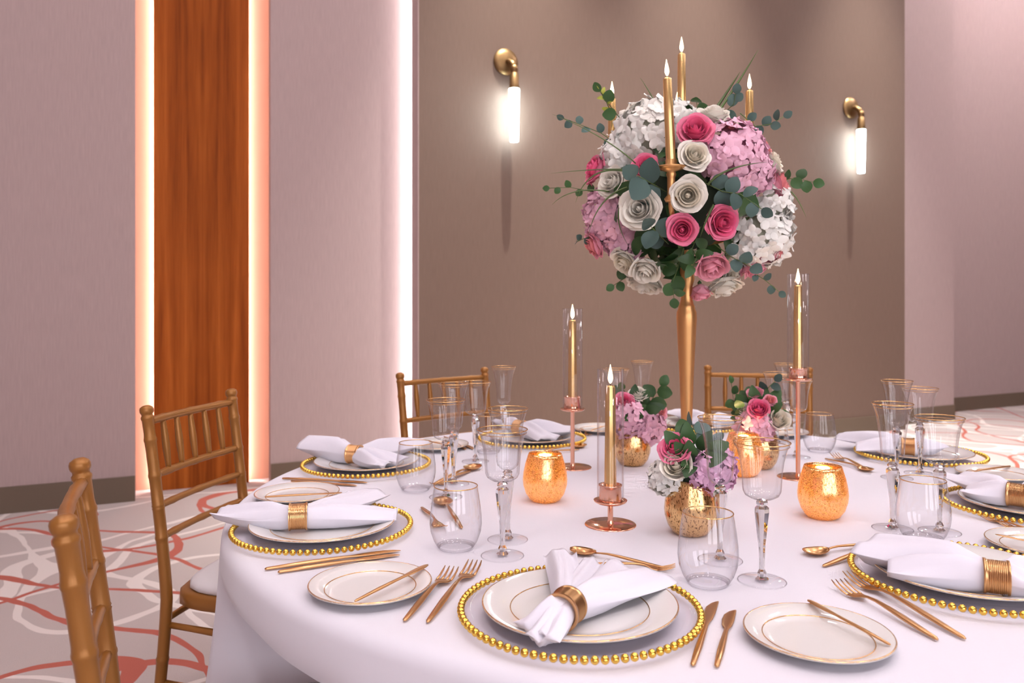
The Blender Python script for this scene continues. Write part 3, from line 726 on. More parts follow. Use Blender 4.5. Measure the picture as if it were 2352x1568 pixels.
def tumbler(u, v, lab):
    p = T(u, v); place([('bowl', TUMB[0], M_BOWL), ('base', TUMB[1], M_FOOT), ('gold_rim', TUMB[2], M_RIM)], 'tumbler', 'stemless water glass with gold rim ' + lab, 'glass', 'stemless water glasses', p)
def goblet(kind, u, v, lab):
    p = T(u, v); ms = WINE if kind == 'wine' else FLUTE
    place([('bowl', ms[0], M_BOWL), ('stem', ms[1], M_SGLASS), ('foot', ms[2], M_FOOT), ('gold_rim', ms[3], M_RIM)], 'wine_goblet' if kind == 'wine' else 'champagne_flute',
          ('wide stemmed goblet with gold rim ' if kind == 'wine' else 'slim stemmed flute with gold rim ') + lab, 'glass', 'wide stemmed goblets' if kind == 'wine' else 'slim stemmed flutes', p, random.random())
tumbler(1626, 1341, 'at the nearest place setting'); tumbler(1047, 1259, 'at the front left place setting'); tumbler(955, 1126, 'at the back left place setting')
tumbler(1122, 1040, 'at the far setting by the light strip'); tumbler(1882, 1037, 'at the far right place setting'); tumbler(2120, 1240, 'at the front right place setting')
goblet('wine', 1750, 1335, 'at the nearest place setting'); goblet('flute', 1654, 1287, 'at the nearest place setting')
goblet('wine', 1154, 1277, 'at the front left place setting'); goblet('flute', 1166, 1240, 'at the front left place setting')
goblet('wine', 1024, 1142, 'at the back left place setting'); goblet('flute', 1042, 1112, 'at the back left place setting')
goblet('wine', 1092, 1060, 'at the far setting by the light strip'); goblet('flute', 1157, 1026, 'at the far setting by the light strip')
goblet('wine', 1415, 1001, 'behind the front candlestick'); goblet('flute', 1475, 998, 'above the low bouquet left of the stand')
goblet('wine', 1785, 1018, 'between the low bouquet and the right candlestick'); goblet('flute', 1806, 1012, 'close beside the right candlestick'); goblet('wine', 1829, 1050, 'directly behind the right candlestick')
goblet('flute', 2060, 1098, 'at the right edge place setting'); goblet('wine', 2113, 1088, 'at the right edge place setting')
goblet('flute', 2050, 1215, 'at the front right place setting'); goblet('wine', 2158, 1222, 'at the front right place setting')

# ------------------------------------------------------------------ candles, candlesticks, votives
def flame_mesh():
    m = MB(); m.lathe([(.0005, 0), (.003, .003), (.0050, .009), (.0048, .015), (.0032, .024), (.0014, .032), (.0003, .038)], 12); return m.mesh('flame')
FLAME = flame_mesh()
def candle(p, L, r, label, group, taper=.82, tilt=0, ribs=True, fl=1.0):
    t = thing('taper_candle', label, 'candle', p, (0, tilt, 0), group)
    def mod(a, z): return 1 + (.06 * cos(10 * a) if ribs else 0)
    m = MB(); m.lathe([(.001, 0), (r, 0), (r, .002), (r * (1 + taper) / 2, L * .5), (r * taper, L - .004), (r * taper * .8, L), (.001, L - .001)], 40, mod=mod); obj('candle_body', m, M_CANDLE, t)
    m = MB(); m.tube([(0, 0, L - .002), (0, 0, L + .008)], .0009, 6); wk = obj('wick', m, M_WICK, t)
    inst('flame', FLAME, M_FLAME, wk, loc=(0, 0, L + .004), scale=fl)
    return t
def candlestick(u, v, dish, cup, ctop, ttop, where, th=0):
    p = T(u, v)
    t = thing('candlestick', 'rose gold candlestick with round foot ' + where, 'candlestick', p, None, 'rose gold candlesticks')
    m = MB(); m.lathe([(.001, 0), (.051, 0), (.0515, .0012), (.050, .0025), (.008, .0032), (.001, .0032)], 48); obj('base', m, M_ROSEG, t)
    m = MB(); m.lathe([(.0075, .003), (.0062, .006), (.0055, .012), (.0055, dish - .004), (.008, dish)], 20); obj('stem', m, M_ROSEG, t)
    m = MB(); m.lathe([(.001, dish), (.026, dish), (.032, dish + .003), (.0335, dish + .0065), (.032, dish + .007), (.027, dish + .0045), (.001, dish + .0035)], 40); obj('drip_dish', m, M_ROSEG, t)
    m = MB(); m.lathe([(.001, dish + .0035), (.0235, dish + .0035), (.0225, dish + .010), (.0215, cup - .004), (.0232, cup - .003), (.0235, cup), (.019, cup), (.016, cup - .012), (.001, cup - .013)], 40); obj('cup', m, M_ROSEG, t)
    g = thing('glass_chimney', 'clear glass cylinder around the candle ' + where, 'glass cylinder', p + Vector((0, 0, dish + .0055)), None, 'candle glass cylinders')
    Lg = ttop - dish - .0055
    m = MB(); m.lathe([(.0265, 0), (.0265, Lg), (.0250, Lg), (.0250, 0)], 48); obj('glass_wall', m, M_FOOT, g)
    m = MB(); m.torus(.0265, .0006, Lg, 48, 5); obj('glass_lip', m, M_TGLASS, g)
    candle(p + Vector((0, 0, cup - .012)), ctop - cup + .012, .0115, 'gold taper candle in the glass cylinder ' + where, 'gold taper candles')
candlestick(1402, 1205, .0436, .081, .278, .310, 'in front of the low bouquet')
candlestick(1315, 1073, .152, .191, .396, .426, 'behind the lit votive on the left half')
candlestick(1833, 1096, .245, .278, .487, .515, 'tallest of three, right of the stand')

VPROF = [(.026, 0), (.034, .005), (.043, .018), (.0488, .036), (.050, .048), (.0485, .064), (.0445, .083), (.0395, .099), (.0370, .107), (.0355, .107), (.0380, .098), (.0430, .083), (.0468, .064), (.0482, .048), (.0468, .036), (.041, .019), (.033, .009), (.001, .008)]
m = MB(); m.lathe([(.001, 0)] + VPROF, 48); VES = m.mesh('vessel')
def votive(u, v, label):
    p = T(u, v); t = thing('votive_holder', label, 'votive', p, (0, 0, random.random() * 6), 'speckled gold votives')
    inst('vessel', VES, M_MERC, t)
    c = thing('tealight', 'small white tealight burning inside the ' + label.split(' ', 1)[1], 'candle', p + Vector((0, 0, .0078)), None, 'tealights')
    m = MB(); m.lathe([(.001, 0), (.019, 0), (.019, .015), (.017, .016), (.001, .0155)], 24); obj('wax_body', m, M_WAX, c)
    inst('flame', FLAME, M_FLAME, c, loc=(0, 0, .018), scale=.7)
    l = bpy.data.lights.new('tealight_glow', 'POINT'); l.energy = 1.0; l.color = (1, .68, .34); l.shadow_soft_size = .012
    lo = bpy.data.objects.new('tealight_glow', l); COL.objects.link(lo); lo.parent = c; lo.location = (0, 0, .045)
votive(1252, 1150, 'lit speckled gold votive left of the front candlestick')
votive(1890, 1188, 'lit speckled gold votive right of the front goblets')
votive(1708, 1092, 'lit speckled gold votive half hidden behind the front goblets')

# ------------------------------------------------------------------ flowers
def petal_mesh(name, prof, span, zs, curl=.0, nu=9, nv=7, wave=.02, point=.12):
    """prof: radius along height (list), zs total height; unit rose radius"""
    m = MB()
    def fn(a, b_):
        A = (a * 2 - 1); k = b_ * (len(prof) - 1); i = min(int(k), len(prof) - 2); r = prof[i] + (prof[i + 1] - prof[i]) * (k - i)
        drop = 1 - .42 * abs(A) ** 2.6 * b_
        taper = .35 + .65 * min(1, b_ * 2.0)
        ph = A * span * taper
        r2 = r + curl * b_ ** 5 * (1 - .25 * A * A) + wave * sin(A * 5) * b_ ** 2
        z = zs * b_ * drop + point * b_ ** 6 * (1 - abs(A)) ** 1.5 - curl * .55 * b_ ** 7
        return Vector((r2 * cos(ph), r2 * sin(ph), z))
    m.grid(fn, nu, nv); return m.mesh(name)
PET = [petal_mesh('inner_petal', [.03, .13, .15, .11, .02], 2.4, .95, 0, wave=.012, point=.0),
       petal_mesh('inner_petal', [.05, .22, .26, .25, .20], 1.7, .97, .07, wave=.015, point=.01),
       petal_mesh('inner_petal', [.05, .30, .36, .36, .32], 1.5, .95, .11, wave=.018, point=.02),
       petal_mesh('middle_petal', [.06, .40, .48, .49, .46], 1.25, .90, .17, wave=.02, point=.04),
       petal_mesh('outer_petal', [.08, .52, .63, .65, .63], 1.1, .80, .22, wave=.03, point=.06),
       petal_mesh('outer_petal', [.08, .58, .73, .77, .76], .98, .66, .25, wave=.04, point=.09)]
m = MB(); m.lathe([(.02, 0), (.10, .3), (.10, .55), (.06, .75), (.02, .84), (.001, .85)], 10); BUDC = m.mesh('bud_core')
LAYERS = ((0, 3, 0), (1, 3, .5), (2, 4, .9), (3, 4, .2), (4, 5, .6), (5, 5, .1))
m = MB(); m.lathe([(.02, -.25), (.06, -.22), (.16, -.10), (.14, -.02), (.10, .06), (.02, .1)], 10); CALYX = m.mesh('calyx')
def look(d):
    return Vector(d).to_track_quat('Z', 'Y')
def rose(p, d, r, mats, label, group, bud=False):
    t = thing('rose', label, 'rose', p, look(d) @ Quaternion((0, 0, 1), random.random() * 6.28), group, r)
    for li, (pi_, n, off) in enumerate(LAYERS[:5] if bud else LAYERS):
        for k in range(n):
            a = 2 * pi * k / n + off * 2 + random.uniform(-.12, .12); s_ = random.uniform(.94, 1.06)
            q = Quaternion((0, 0, 1), a) @ Quaternion((0, 1, 0), random.uniform(-.03, .05 + .02 * li))
            inst(PET[pi_].name.split('.')[0], PET[pi_], mats[0] if li < 4 else mats[1], t, rot=q, scale=(s_, s_, s_ * (1.25 if bud else 1)))
    inst('calyx', CALYX, M_LEAF, t); inst('bud_core', BUDC, mats[0], t)
    return t
def floret_mesh():
    m = MB()
    for q in range(4):
        a0 = q * pi / 2
        def fn(a, b_):
            A = a * 2 - 1; w = .52 * sin(pi * min(.93, .08 + b_ * .86)) ** .7
            x = b_ * 1.0; y = A * w * (1 - .15 * A * A); z = .10 + .22 * b_ ** 1.5 - .12 * A * A * b_ + (.06 if q % 2 else 0)
            return Vector((x * cos(a0) - y * sin(a0), x * sin(a0) + y * cos(a0), z))
        m.grid(fn, 5, 5)
    m.lathe([(.001, .18), (.06, .15), (.07, .10), (.03, .02)], 6); return m.mesh('floret')
FLORET = floret_mesh()
m = MB(); m.lathe([(.001, -1), (.5, -.86), (.86, -.5), (1, 0), (.86, .5), (.5, .86), (.001, 1)], 14); CORE = m.mesh('stem_cluster')
def hydrangea(p, d, r, mat, label, group, n=44, fs=.30, squash=(1, 1, .8)):
    t = thing('hydrangea', label, 'hydrangea', p, look(d), group)
    inst('stem_cluster', CORE, M_CORE.get(mat.name, M_LEAF), t, scale=(r * .70 * squash[0], r * .70 * squash[1], r * .70 * squash[2]))
    ga = pi * (3 - sqrt(5)); n = int(n * 1.3); fs *= .9
    for k in range(n):
        z = 1 - (k + .5) / n * 1.45; rr = sqrt(max(0, 1 - z * z)); a = k * ga + random.uniform(-.2, .2)
        nrm = Vector((rr * cos(a), rr * sin(a), z))
        q = look((nrm + Vector((random.gauss(0, .22), random.gauss(0, .22), random.gauss(0, .22)))).normalized()) @ Quaternion((0, 0, 1), random.random() * 6.28)
        rad = r * random.uniform(.84, 1.0)
        inst('floret', FLORET, mat, t, loc=Vector((nrm.x * squash[0], nrm.y * squash[1], nrm.z * squash[2])) * rad, rot=q, scale=r * fs * random.uniform(.95, 1.25))
    return t
M_CORE = {'white_floret': pm('white_core', (.70, .70, .55), .8), 'pink_floret': pm('pink_core', (.60, .26, .38), .8), 'mauve_floret': pm('mauve_core', (.45, .22, .40), .8)}
def leaf_mesh(name, w, pw, cup=.12, nu=5, nv=8, fold=.1):
    m = MB()
    def fn(a, b_):
        A = a * 2 - 1; ww = w * max(0.02, sin(pi * min(.985, .03 + b_ * .955) ** pw)) ** .62
        return Vector((A * ww, b_, cup * sin(pi * b_) * .6 - cup * b_ * b_ + fold * abs(A) * ww))
    m.grid(fn, nu, nv); return m.mesh(name)
ROUND = leaf_mesh('leaf', .46, .95, .10)
OVAL = leaf_mesh('leaf', .30, .9, .22)
def qdir(d, n):
    """leaf: +Y along d, +Z towards n"""
    y = Vector(d).normalized(); x = y.cross(Vector(n)).normalized(); z = x.cross(y); return Matrix((x, y, z)).transposed().to_quaternion()
def sprig(pts, sizes, mat, mesh, label, group, name='eucalyptus_sprig', cat='foliage', stemr=.0012, spread=1.0):
    """pts: world polyline; opposite leaves along it"""
    pts = [Vector(p) for p in pts]; t = thing(name, label, cat, pts[0], None, group)
    loc = [p - pts[0] for p in pts]
    m = MB(); m.tube(loc, [stemr * (1 - .5 * i / len(loc)) for i in range(len(loc))], 6); obj('stem', m, M_GRASS, t)
    n = len(sizes); tocam = (Vector((0, 0, CH)) - pts[0]).normalized()
    for k, sz in enumerate(sizes):
        f_ = (k + 1) / n * (len(loc) - 1); i = min(int(f_), len(loc) - 2); q = loc[i].lerp(loc[i + 1], f_ - i); d = (loc[i + 1] - loc[i]).normalized()
        side = d.cross(tocam).normalized() * (1 if k % 2 else -1)
        ld = (d * .55 + side * spread + Vector((random.gauss(0, .25), random.gauss(0, .25), random.gauss(0, .25)))).normalized()
        if k == n - 1: ld = d
        nn = (tocam + Vector((random.gauss(0, .35), random.gauss(0, .35), random.gauss(0, .35)))).normalized()
        inst('leaf', mesh, mat, t, loc=q, rot=qdir(ld, nn), scale=sz * .82)
    return t
def blade(pts, r, label, group='long grass blades in the tall bouquet'):
    pts = [Vector(p) for p in pts]
    # smooth quadratic through three control points
    P_ = [pts[0] * (1 - s) ** 2 + pts[1] * 2 * s * (1 - s) + pts[2] * s * s for s in [k / 14 for k in range(15)]]
    m = MB(); R = []
    for i, p in enumerate(P_):
        d = (P_[min(i + 1, 14)] - P_[max(i - 1, 0)]).normalized(); x = d.cross(Vector((.2, -1, .3))).normalized(); y = d.cross(x)
        w = r * (1 - (i / 14) ** 2 * .92)
        R.append([p + x * w, p + y * w * .25, p - x * w, p - y * w * .25])
    m.rings(R); m.v = [tuple(Vector(v) - pts[0]) for v in m.v]
    o = obj('grass_blade', m, M_GRASS, loc=pts[0]); tag(o, label, 'grass', group); return o

# ------------------------------------------------------------------ tall candelabra stand and its bouquet
ST = Vector((.418, 1.90, TZ)); BC = ST + Vector((-.002, 0, .690)); BR = .225
t = thing('candelabra', 'tall gold candelabra stand carrying the flower ball', 'candelabra', ST)
m = MB(); m.lathe([(.001, 0), (.085, 0), (.09, .004), (.085, .012), (.04, .022), (.02, .032), (.013, .05), (.0105, .07), (.0120, .13), (.0165, .26), (.0230, .385), (.0242, .405), (.0235, .420), (.0195, .430), (.0200, .434), (.0175, .438), (.0140, .450), (.0135, .48), (.019, .50), (.014, .53), (.012, .60), (.012, .82), (.001, .82)], 32)
obj('stem', m, M_GOLD, t)
arms = [((-.176, .02), .745), ((.155, .015), .755), ((-.075, -.19), .735), ((.020, .20), .755)]
for (ax, ay), hz in arms:
    m = MB(); m.tube([(0, 0, .60), (ax * .35, ay * .35, .585), (ax * .8, ay * .8, .60), (ax, ay, .65), (ax, ay, hz - .012)], [.006, .006, .006, .006, .007], 10); arm = obj('arm', m, M_GOLD, t)
    m = MB(); m.lathe([(.001, hz - .075), (.012, hz - .075), (.015, hz - .068), (.0085, hz - .06), (.0085, hz - .022), (.011, hz - .016), (.009, hz - .010), (.028, hz - .004), (.033, hz), (.032, hz + .0015), (.012, hz), (.0125, hz + .016), (.0105, hz + .016), (.0105, hz + .002), (.001, hz + .002)], 28)
    obj('candle_cup', m, M_GOLD, arm, loc=(ax, ay, 0))
m = MB(); m.lathe([(.012, .81), (.03, .815), (.033, .82), (.012, .822), (.0125, .84), (.001, .84)], 28); obj('candle_cup', m, M_GOLD, t)
cl = ['left of the tall bouquet', 'right of the tall bouquet', 'standing in front of the tall bouquet', 'partly hidden behind the tall bouquet']
for ((ax, ay), hz), w_, L_ in zip(arms, cl, (.190, .197, .190, .205)):
    candle(ST + Vector((ax, ay, hz + .0025)), L_, .0108, 'shiny gold taper candle ' + w_, 'gold candles on the candelabra', .88, tilt=-.045 if ay < -.1 else 0, ribs=False, fl=.95)
candle(ST + Vector((-.012, 0, .841)), .198, .0108, 'topmost shiny gold taper candle above the tall bouquet', 'gold candles on the candelabra', .88, ribs=False, fl=.95)

def ball(u, v, R, c=BC, front=True):
    d = Vector(((u - CU) / F, 1, -(v - UH) / F)).normalized(); o = Vector((0, 0, CH)); oc = o - c
    b_ = d.dot(oc); q = b_ * b_ - (oc.dot(oc) - R * R)
    if q <= 0:
        x = o + d * (-b_); n = (x - c).normalized(); return x, n
    x = o + d * (-b_ - sqrt(q)) if front else o + d * (-b_ + sqrt(q))
    return x, (x - c).normalized()
TOCAM = (Vector((0, 0, CH)) - BC).normalized()
PXB = BC.y / F                                    # metres per px at the ball
# greenery base
t = thing('bouquet_greenery', 'dark green leaf filling in the middle of the tall bouquet', 'foliage', BC)
inst('foam_ball', CORE, M_FOAM, t, scale=.125)
for k in range(150):
    z = random.uniform(-1, 1); a = random.uniform(0, 2 * pi); rr = sqrt(1 - z * z); n = Vector((rr * cos(a), rr * sin(a), z))
    tan = n.cross(Vector((random.gauss(0, 1), random.gauss(0, 1), random.gauss(0, 1)))).normalized()
    inst('leaf', OVAL, M_LEAF, t, loc=n * random.uniform(.115, .165), rot=qdir((tan * .8 + n * .65).normalized(), (n + tan * .3).normalized()), scale=random.uniform(.045, .075))
G = 'hydrangeas in the tall bouquet'
def hyd(u, v, rpx, mat, lab, R=BR - .05, n=44, sq=(1, 1, .8), fs=.30):
    x, nn = ball(u, v, R); hydrangea(x, (nn * .7 + TOCAM * .5).normalized(), rpx * 1.06 * x.y / F, mat, lab, G, n, fs, sq)
hyd(1492, 306, 82, M_HWHITE, 'large white hydrangea at the top of the tall bouquet', n=60, fs=.26)
hyd(1424, 355, 48, M_HWHITE, 'smaller white hydrangea at the upper left edge of the tall bouquet', n=30, fs=.36)
hyd(1556, 272, 40, M_HWHITE, 'small white hydrangea tuft behind the front candle of the tall bouquet', R=.19, n=26, fs=.40)
hyd(1683, 352, 74, M_HPINK, 'large pink hydrangea at the upper right of the tall bouquet', n=54, fs=.27)
hyd(1722, 392, 50, M_HPINK, 'smaller pink hydrangea under the large one right of the tall bouquet', n=34, fs=.36)
hyd(1404, 498, 66, M_HPINK, 'large pink hydrangea at the left side of the tall bouquet', n=54, fs=.28)
hyd(1436, 556, 48, M_HPINK, 'pale pink hydrangea low at the left of the tall bouquet', n=34, fs=.36)
hyd(1748, 540, 74, M_HWHITE, 'large cream white hydrangea at the lower right of the tall bouquet', n=56, fs=.27)
hyd(1775, 470, 46, M_HWHITE, 'small white hydrangea at the right edge of the tall bouquet', n=30, fs=.36)
GR = 'roses in the tall bouquet'
HP, CR_, CM, WH = (M_RPINK, M_RPINKM), (M_RCORAL, M_RPINK2), (M_RCREAM, M_RWHITE), (M_RWHITE, M_RWHITE)
def ros(u, v, rpx, mats, lab, tilt=(0, 0), camw=.6, R=BR - .012, bud=False):
    x, nn = ball(u, v, R); d = (nn * (1 - camw) + TOCAM * camw + Vector((tilt[0], 0, tilt[1]))).normalized()
    r = rpx * x.y / F * 1.08; rose(x - d * r * .45, d, r, mats, lab + ' in the tall bouquet', GR, bud)
ros(1598, 300, 42, HP, 'bright pink rose near the top', (0, .35))
ros(1640, 264, 37, WH, 'white rose at the top right of the bright pink one', (.1, .8), .3)
ros(1595, 358, 36, CM, 'cream rose right of the front candle', (.2, .25))
ros(1580, 449, 40, CM, 'cream rose in the very middle')
ros(1470, 480, 46, WH, 'white rose left of the middle', (-.05, .25))
ros(1567, 527, 35, HP, 'bright pink rose below the middle one')
ros(1658, 511, 40, HP, 'pink rose right of the middle', (.3, .05))
ros(1633, 603, 43, (M_RPINK2, M_RPINK2), 'pink rose hanging low in front', (.1, -.75), .5, bud=True)
ros(1367, 388, 37, HP, 'pink rose at the upper left edge', (-.5, .3), .3)
ros(1406, 418, 36, WH, 'white rose beside the big round eucalyptus leaf', (-.2, .2), .5, R=.20)
ros(1482, 380, 30, HP, 'small pink rose just above the big eucalyptus leaf', (0, .3), R=.19)
ros(1484, 614, 39, WH, 'white rose bud at the lower left', (0, -.5), bud=True)
ros(1436, 602, 36, CM, 'cream rose at the lower left edge', (-.3, -.3), .4)
ros(1480, 650, 42, WH, 'white rose lowest on the left', (-.1, -.8), .35)
ros(1364, 562, 33, CR_, 'coral pink rose at the lower left edge', (-.5, -.3), .3)
ros(1790, 425, 37, CR_, 'coral pink rose at the right edge', (.6, .2), .3)
ros(1776, 372, 32, CM, 'cream rose at the right edge', (.5, .3), .3)
ros(1752, 342, 30, CR_, 'coral rose behind the large pink hydrangea', (.4, .5), .3, R=.20)
ros(1697, 300, 28, CM, 'cream rose above the large pink hydrangea', (.2, .7), .3, R=.20)
ros(1670, 292, 26, CR_, 'small coral rose above the large pink hydrangea', (.1, .7), .3, R=.20)
ros(1608, 666, 30, (M_RPINK2, M_RPINK2), 'pink rose lowest beside the gold stem', (0, -.9), .3, bud=True)
ros(1664, 658, 40, WH, 'white rose lowest on the right', (.1, -.8), .4)
ros(1690, 620, 32, CM, 'cream rose between the low pink one and the hydrangea', (.2, -.5), .4, R=.19)
ros(1735, 610, 38, (M_RPINK2, M_RPINK2), 'pale pink rose under the right hydrangea', (.3, -.6), .3, R=.20)
ros(1786, 578, 26, CR_, 'coral rose at the lower right edge', (.6, -.4), .2)
GE = 'eucalyptus sprigs in the tall bouquet'
def spr(px, sizes, mat, lab, R0=.15, mesh=ROUND, dep=0., spread=1.0):
    pts = []
    for i, (u, v) in enumerate(px):
        x, n = ball(u, v, R0 + .09 * i / (len(px) - 1)); pts.append(x + Vector((0, dep * i, 0)))
    return sprig(pts, sizes, mat, mesh, lab, GE, spread=spread)
spr([(1530, 440), (1495, 420), (1462, 402)], [.062, .066, .070, .05], M_EUC, 'big round eucalyptus leaves left of the front candle', R0=.17)
spr([(1535, 560), (1515, 540), (1495, 520)], [.05, .06, .055, .045], M_EUC, 'round eucalyptus leaves beside the lower bright pink rose', R0=.16)
spr([(1620, 420), (1660, 440), (1700, 445), (1750, 480)], [.045, .05, .045, .045, .04, .038, .032], M_EUC, 'eucalyptus sprig crossing the right of the tall bouquet', R0=.18)
spr([(1700, 260), (1735, 290), (1770, 285), (1800, 268)], [.028, .03, .03, .028, .03, .025], M_EUC, 'eucalyptus sprig sticking out beyond the right candle', R0=.18)
spr([(1640, 300), (1660, 262), (1685, 240), (1690, 215)], [.035, .035, .035, .03, .028], M_EUC, 'eucalyptus sprig between the top and right candles', R0=.16)
spr([(1780, 420), (1815, 410), (1840, 412), (1868, 418)], [.032, .036, .034, .034, .03], M_LEAF, 'green leaf sprig at the right edge of the tall bouquet', R0=.19)
spr([(1430, 340), (1380, 305), (1330, 285), (1295, 272)], [.028, .028, .028, .026, .026, .022], M_EUC, 'thin eucalyptus sprig reaching out at the upper left', R0=.17)
spr([(1420, 440), (1360, 440), (1310, 430), (1262, 432)], [.024, .024, .024, .024, .022, .02], M_LEAF, 'thin green sprig reaching out at the left', R0=.18)
spr([(1440, 290), (1415, 260), (1395, 235), (1378, 210)], [.04, .038, .03], M_LEAF, 'green leaf sprig beside the left candle', R0=.16)
spr([(1405, 262), (1392, 232), (1378, 205)], [.022, .022, .022, .020, .018], M_YLEAF, 'yellow green sprig tip beside the left candle', R0=.20, mesh=OVAL)
spr([(1570, 570), (1555, 620), (1545, 650), (1548, 685)], [.045, .045, .045, .042, .035, .03], M_LEAF, 'dark green leaves hanging beside the gold stem', R0=.16)
spr([(1700, 600), (1730, 625), (1760, 645), (1790, 670)], [.020, .022, .026, .026, .022], M_EUC, 'eucalyptus sprig hanging at the lower right', R0=.17)
spr([(1480, 600), (1450, 630), (1425, 645), (1410, 655)], [.035, .032, .03, .026], M_LEAF, 'dark leaves hanging at the lower left', R0=.17)
spr([(1640, 560), (1680, 590), (1700, 600), (1725, 612)], [.036, .036, .038, .036], M_EUC, 'eucalyptus leaves under the right white hydrangea', R0=.20)
spr([(1380, 540), (1350, 545), (1335, 550), (1325, 555)], [.022, .022, .02], M_EUC, 'tiny eucalyptus tip at the lower left edge', R0=.20)
spr([(1610, 520), (1590, 570), (1600, 590), (1590, 610)], [.05, .05, .05, .05, .045], M_LEAF, 'dark green leaves between the two lower pink roses', R0=.15, mesh=OVAL)
spr([(1580, 300), (1592, 270), (1602, 250), (1600, 235)], [.04, .04, .035], M_LEAF, 'green leaves beside the hidden back candle', R0=.14)
def bl(a, b_, c, r, lab, R=.21, dy=(0, -.02, 0)):
    A, _ = ball(*a, R); ya = A.y
    blade([A, P(*b_, ya + dy[1]), P(*c, ya + dy[2])], r, lab)
bl((1640, 270), (1690, 200), (1742, 114), .0034, 'tall grass blade rising between the top and right candles', dy=(0, .08, .08))
bl((1632, 268), (1668, 215), (1700, 165), .004, 'shorter grass blade beside the tall one by the right candle', dy=(0, .08, .08))
bl((1520, 270), (1500, 220), (1470, 178), .0024, 'thin grass blade left of the topmost candle', dy=(0, .08, .08))
bl((1460, 375), (1390, 310), (1268, 262), .0018, 'long thin grass blade reaching to the upper left')
bl((1445, 395), (1350, 372), (1322, 465), .0022, 'grass blade arching over the upper left rose')
bl((1450, 390), (1380, 385), (1265, 398), .0018, 'grass blade sticking straight out to the left')
bl((1400, 440), (1310, 425), (1268, 470), .0018, 'drooping grass blade at the left edge')
bl((1440, 430), (1370, 450), (1350, 545), .0020, 'grass blade curving down over the left pink hydrangea')
bl((1430, 460), (1405, 500), (1442, 562), .0020, 'short grass blade hanging across the left pink hydrangea')
bl((1625, 425), (1660, 380), (1762, 372), .0026, 'grass blade arching over the right pink hydrangea')
bl((1812, 435), (1835, 455), (1852, 500), .0020, 'grass blade drooping at the right edge')
bl((1640, 470), (1622, 500), (1608, 545), .0030, 'short grass blade beside the right pink rose')

# ------------------------------------------------------------------ low bouquets in speckled gold vases
def vase(u, v, label):
    p = T(u, v); o = thing('gold_vase', label, 'vase', p, (0, 0, random.random() * 6), 'speckled gold vases')
    inst('vessel', VES, M_MERCV, o); return p
def low(p, spec, nm, hz=.145, R=.055):
    c = p + Vector((0, 0, hz)); tc = (Vector((0, 0, CH)) - c).normalized()
    gt = thing('bouquet_greenery', 'dark green leaf filling of ' + nm, 'foliage', c)
    inst('foam_ball', CORE, M_FOAM, gt, scale=(.034, .034, .05), loc=(0, 0, -.025))
    for k in range(16):
        z = random.uniform(-.3, 1); a = random.uniform(0, 2 * pi); rr = sqrt(1 - z * z); n = Vector((rr * cos(a), rr * sin(a), z))
        inst('leaf', OVAL, M_LEAF, gt, loc=n * .03, rot=qdir((n + Vector((0, 0, .2))).normalized(), tc), scale=random.uniform(.04, .06))
    for s in spec:
        k, u, v, rp = s[:4]
        if k != 's': x, n = ball(u, v, R, c)
        if k == 'h':
            hydrangea(x - n * .012, (n * .6 + tc * .5).normalized(), rp * x.y / F, s[4], s[5] + ' in ' + nm, 'hydrangeas in the low bouquets', s[6], s[7])
        elif k == 'r':
            d = (n * .5 + tc * .5 + Vector((0, 0, s[6]))).normalized(); r = rp * x.y / F * .95
            rose(x - d * r * .4, d, r, s[4], s[5] + ' in ' + nm, 'roses in the low bouquets', s[7] if len(s) > 7 else False)
        else:
            pts = [ball(a, b_, .030 + .02 * i, c, front=(len(s) < 7))[0] for i, (a, b_) in enumerate(u)]
            sprig(pts, v, rp, s[4], s[5] + ' in ' + nm, 'leaf sprigs in the low bouquets')
pA = vase(1452, 1068, 'speckled gold vase behind the front candlestick'); A_ = 'the low bouquet behind the front candlestick'
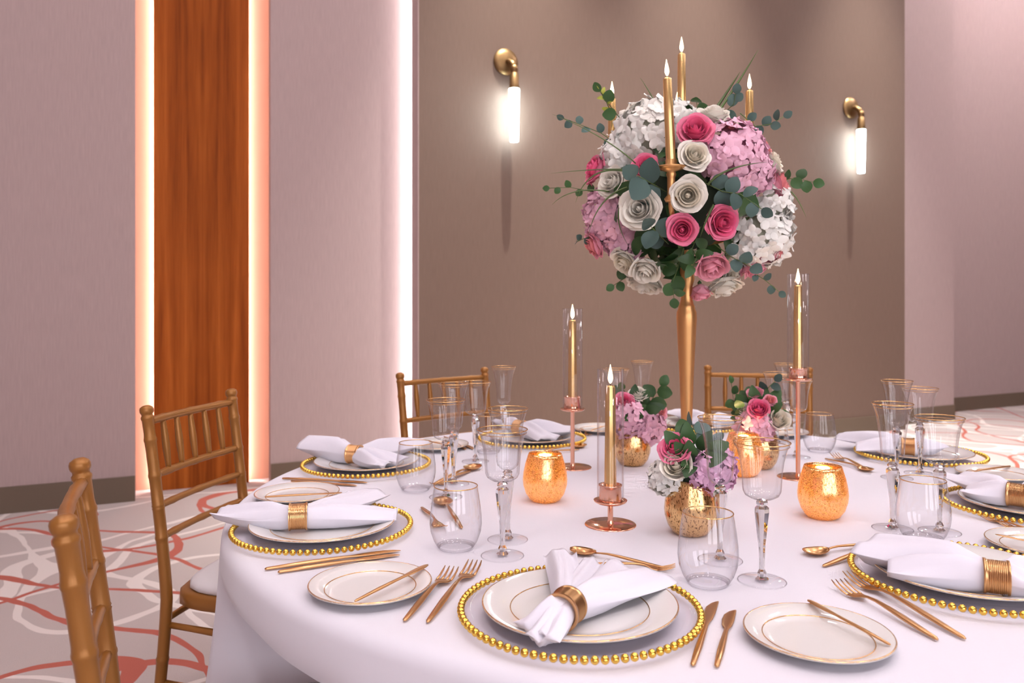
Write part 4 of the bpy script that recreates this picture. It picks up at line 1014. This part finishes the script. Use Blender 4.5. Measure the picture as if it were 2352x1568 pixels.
low(pA, [('h', 1440, 968, 42, M_HPINK, 'pink hydrangea on the near side', 34, .36), ('h', 1496, 988, 42, M_HPINK, 'paler pink hydrangea drooping right', 34, .36), ('r', 1432, 925, 28, HP, 'pink rose on the left', .3), ('r', 1466, 906, 25, WH, 'white rose on top', .6),
         ('r', 1512, 945, 26, CR_, 'coral rose on the right', .2), ('s', [(1470, 950), (1490, 930), (1505, 905), (1518, 885)], [.05, .055, .05, .05, .04], M_LEAF, ROUND, 'green leaves'), ('s', [(1440, 930), (1430, 910), (1428, 895)], [.03, .03], M_LEAF, ROUND, 'small dark leaf')], A_)
pB = vase(1586, 1226, 'speckled gold vase directly behind the front water glass'); B_ = 'the low bouquet nearest the camera'
low(pB, [('h', 1522, 1106, 44, M_HWHITE, 'white hydrangea on the left', 40, .33), ('h', 1652, 1084, 58, M_HMAUVE, 'mauve pink hydrangea on the right', 46, .30), ('h', 1618, 1105, 30, M_HMAUVE, 'small mauve hydrangea in the middle', 18, .45),
         ('r', 1550, 1032, 42, HP, 'bright pink rose on top', .6), ('r', 1556, 1074, 42, CM, 'cream rose in front', .7, True), ('s', [(1600, 1060), (1602, 1030), (1600, 1000), (1590, 975)], [.040, .044, .046, .044, .036], M_EUC, ROUND, 'blue green eucalyptus leaves', 1),
         ('s', [(1600, 1080), (1620, 1050), (1640, 1020)], [.034, .036, .036], M_EUC, ROUND, 'dark eucalyptus leaves by the flute', 1)], B_)
pC = vase(1745, 1075, 'speckled gold vase seen through the wide front goblet'); C_ = 'the low bouquet in front of the far chair'
low(pC, [('h', 1728, 988, 44, M_HPINK, 'pink hydrangea', 36, .34), ('r', 1743, 944, 31, HP, 'bright pink rose in front', .7, True), ('r', 1735, 908, 24, (M_RPINK2, M_RPINK2), 'paler pink rose on top', .5, True), ('r', 1786, 968, 33, CM, 'cream rose on the right', .8, True),
         ('r', 1768, 920, 18, CR_, 'small coral rose at the back', .4), ('r', 1710, 940, 18, WH, 'small white rose on the left', .4), ('s', [(1715, 960), (1700, 935), (1685, 920), (1680, 880)], [.038, .038, .034, .03, .026], M_LEAF, ROUND, 'green leaf sprig on the left'),
         ('s', [(1755, 910), (1765, 890), (1780, 875)], [.036, .034, .03], M_EUC, ROUND, 'eucalyptus tip on the right'), ('s', [(1730, 960), (1715, 945), (1705, 935)], [.04, .036], M_LEAF, ROUND, 'dark leaf beside the pink rose')], C_)
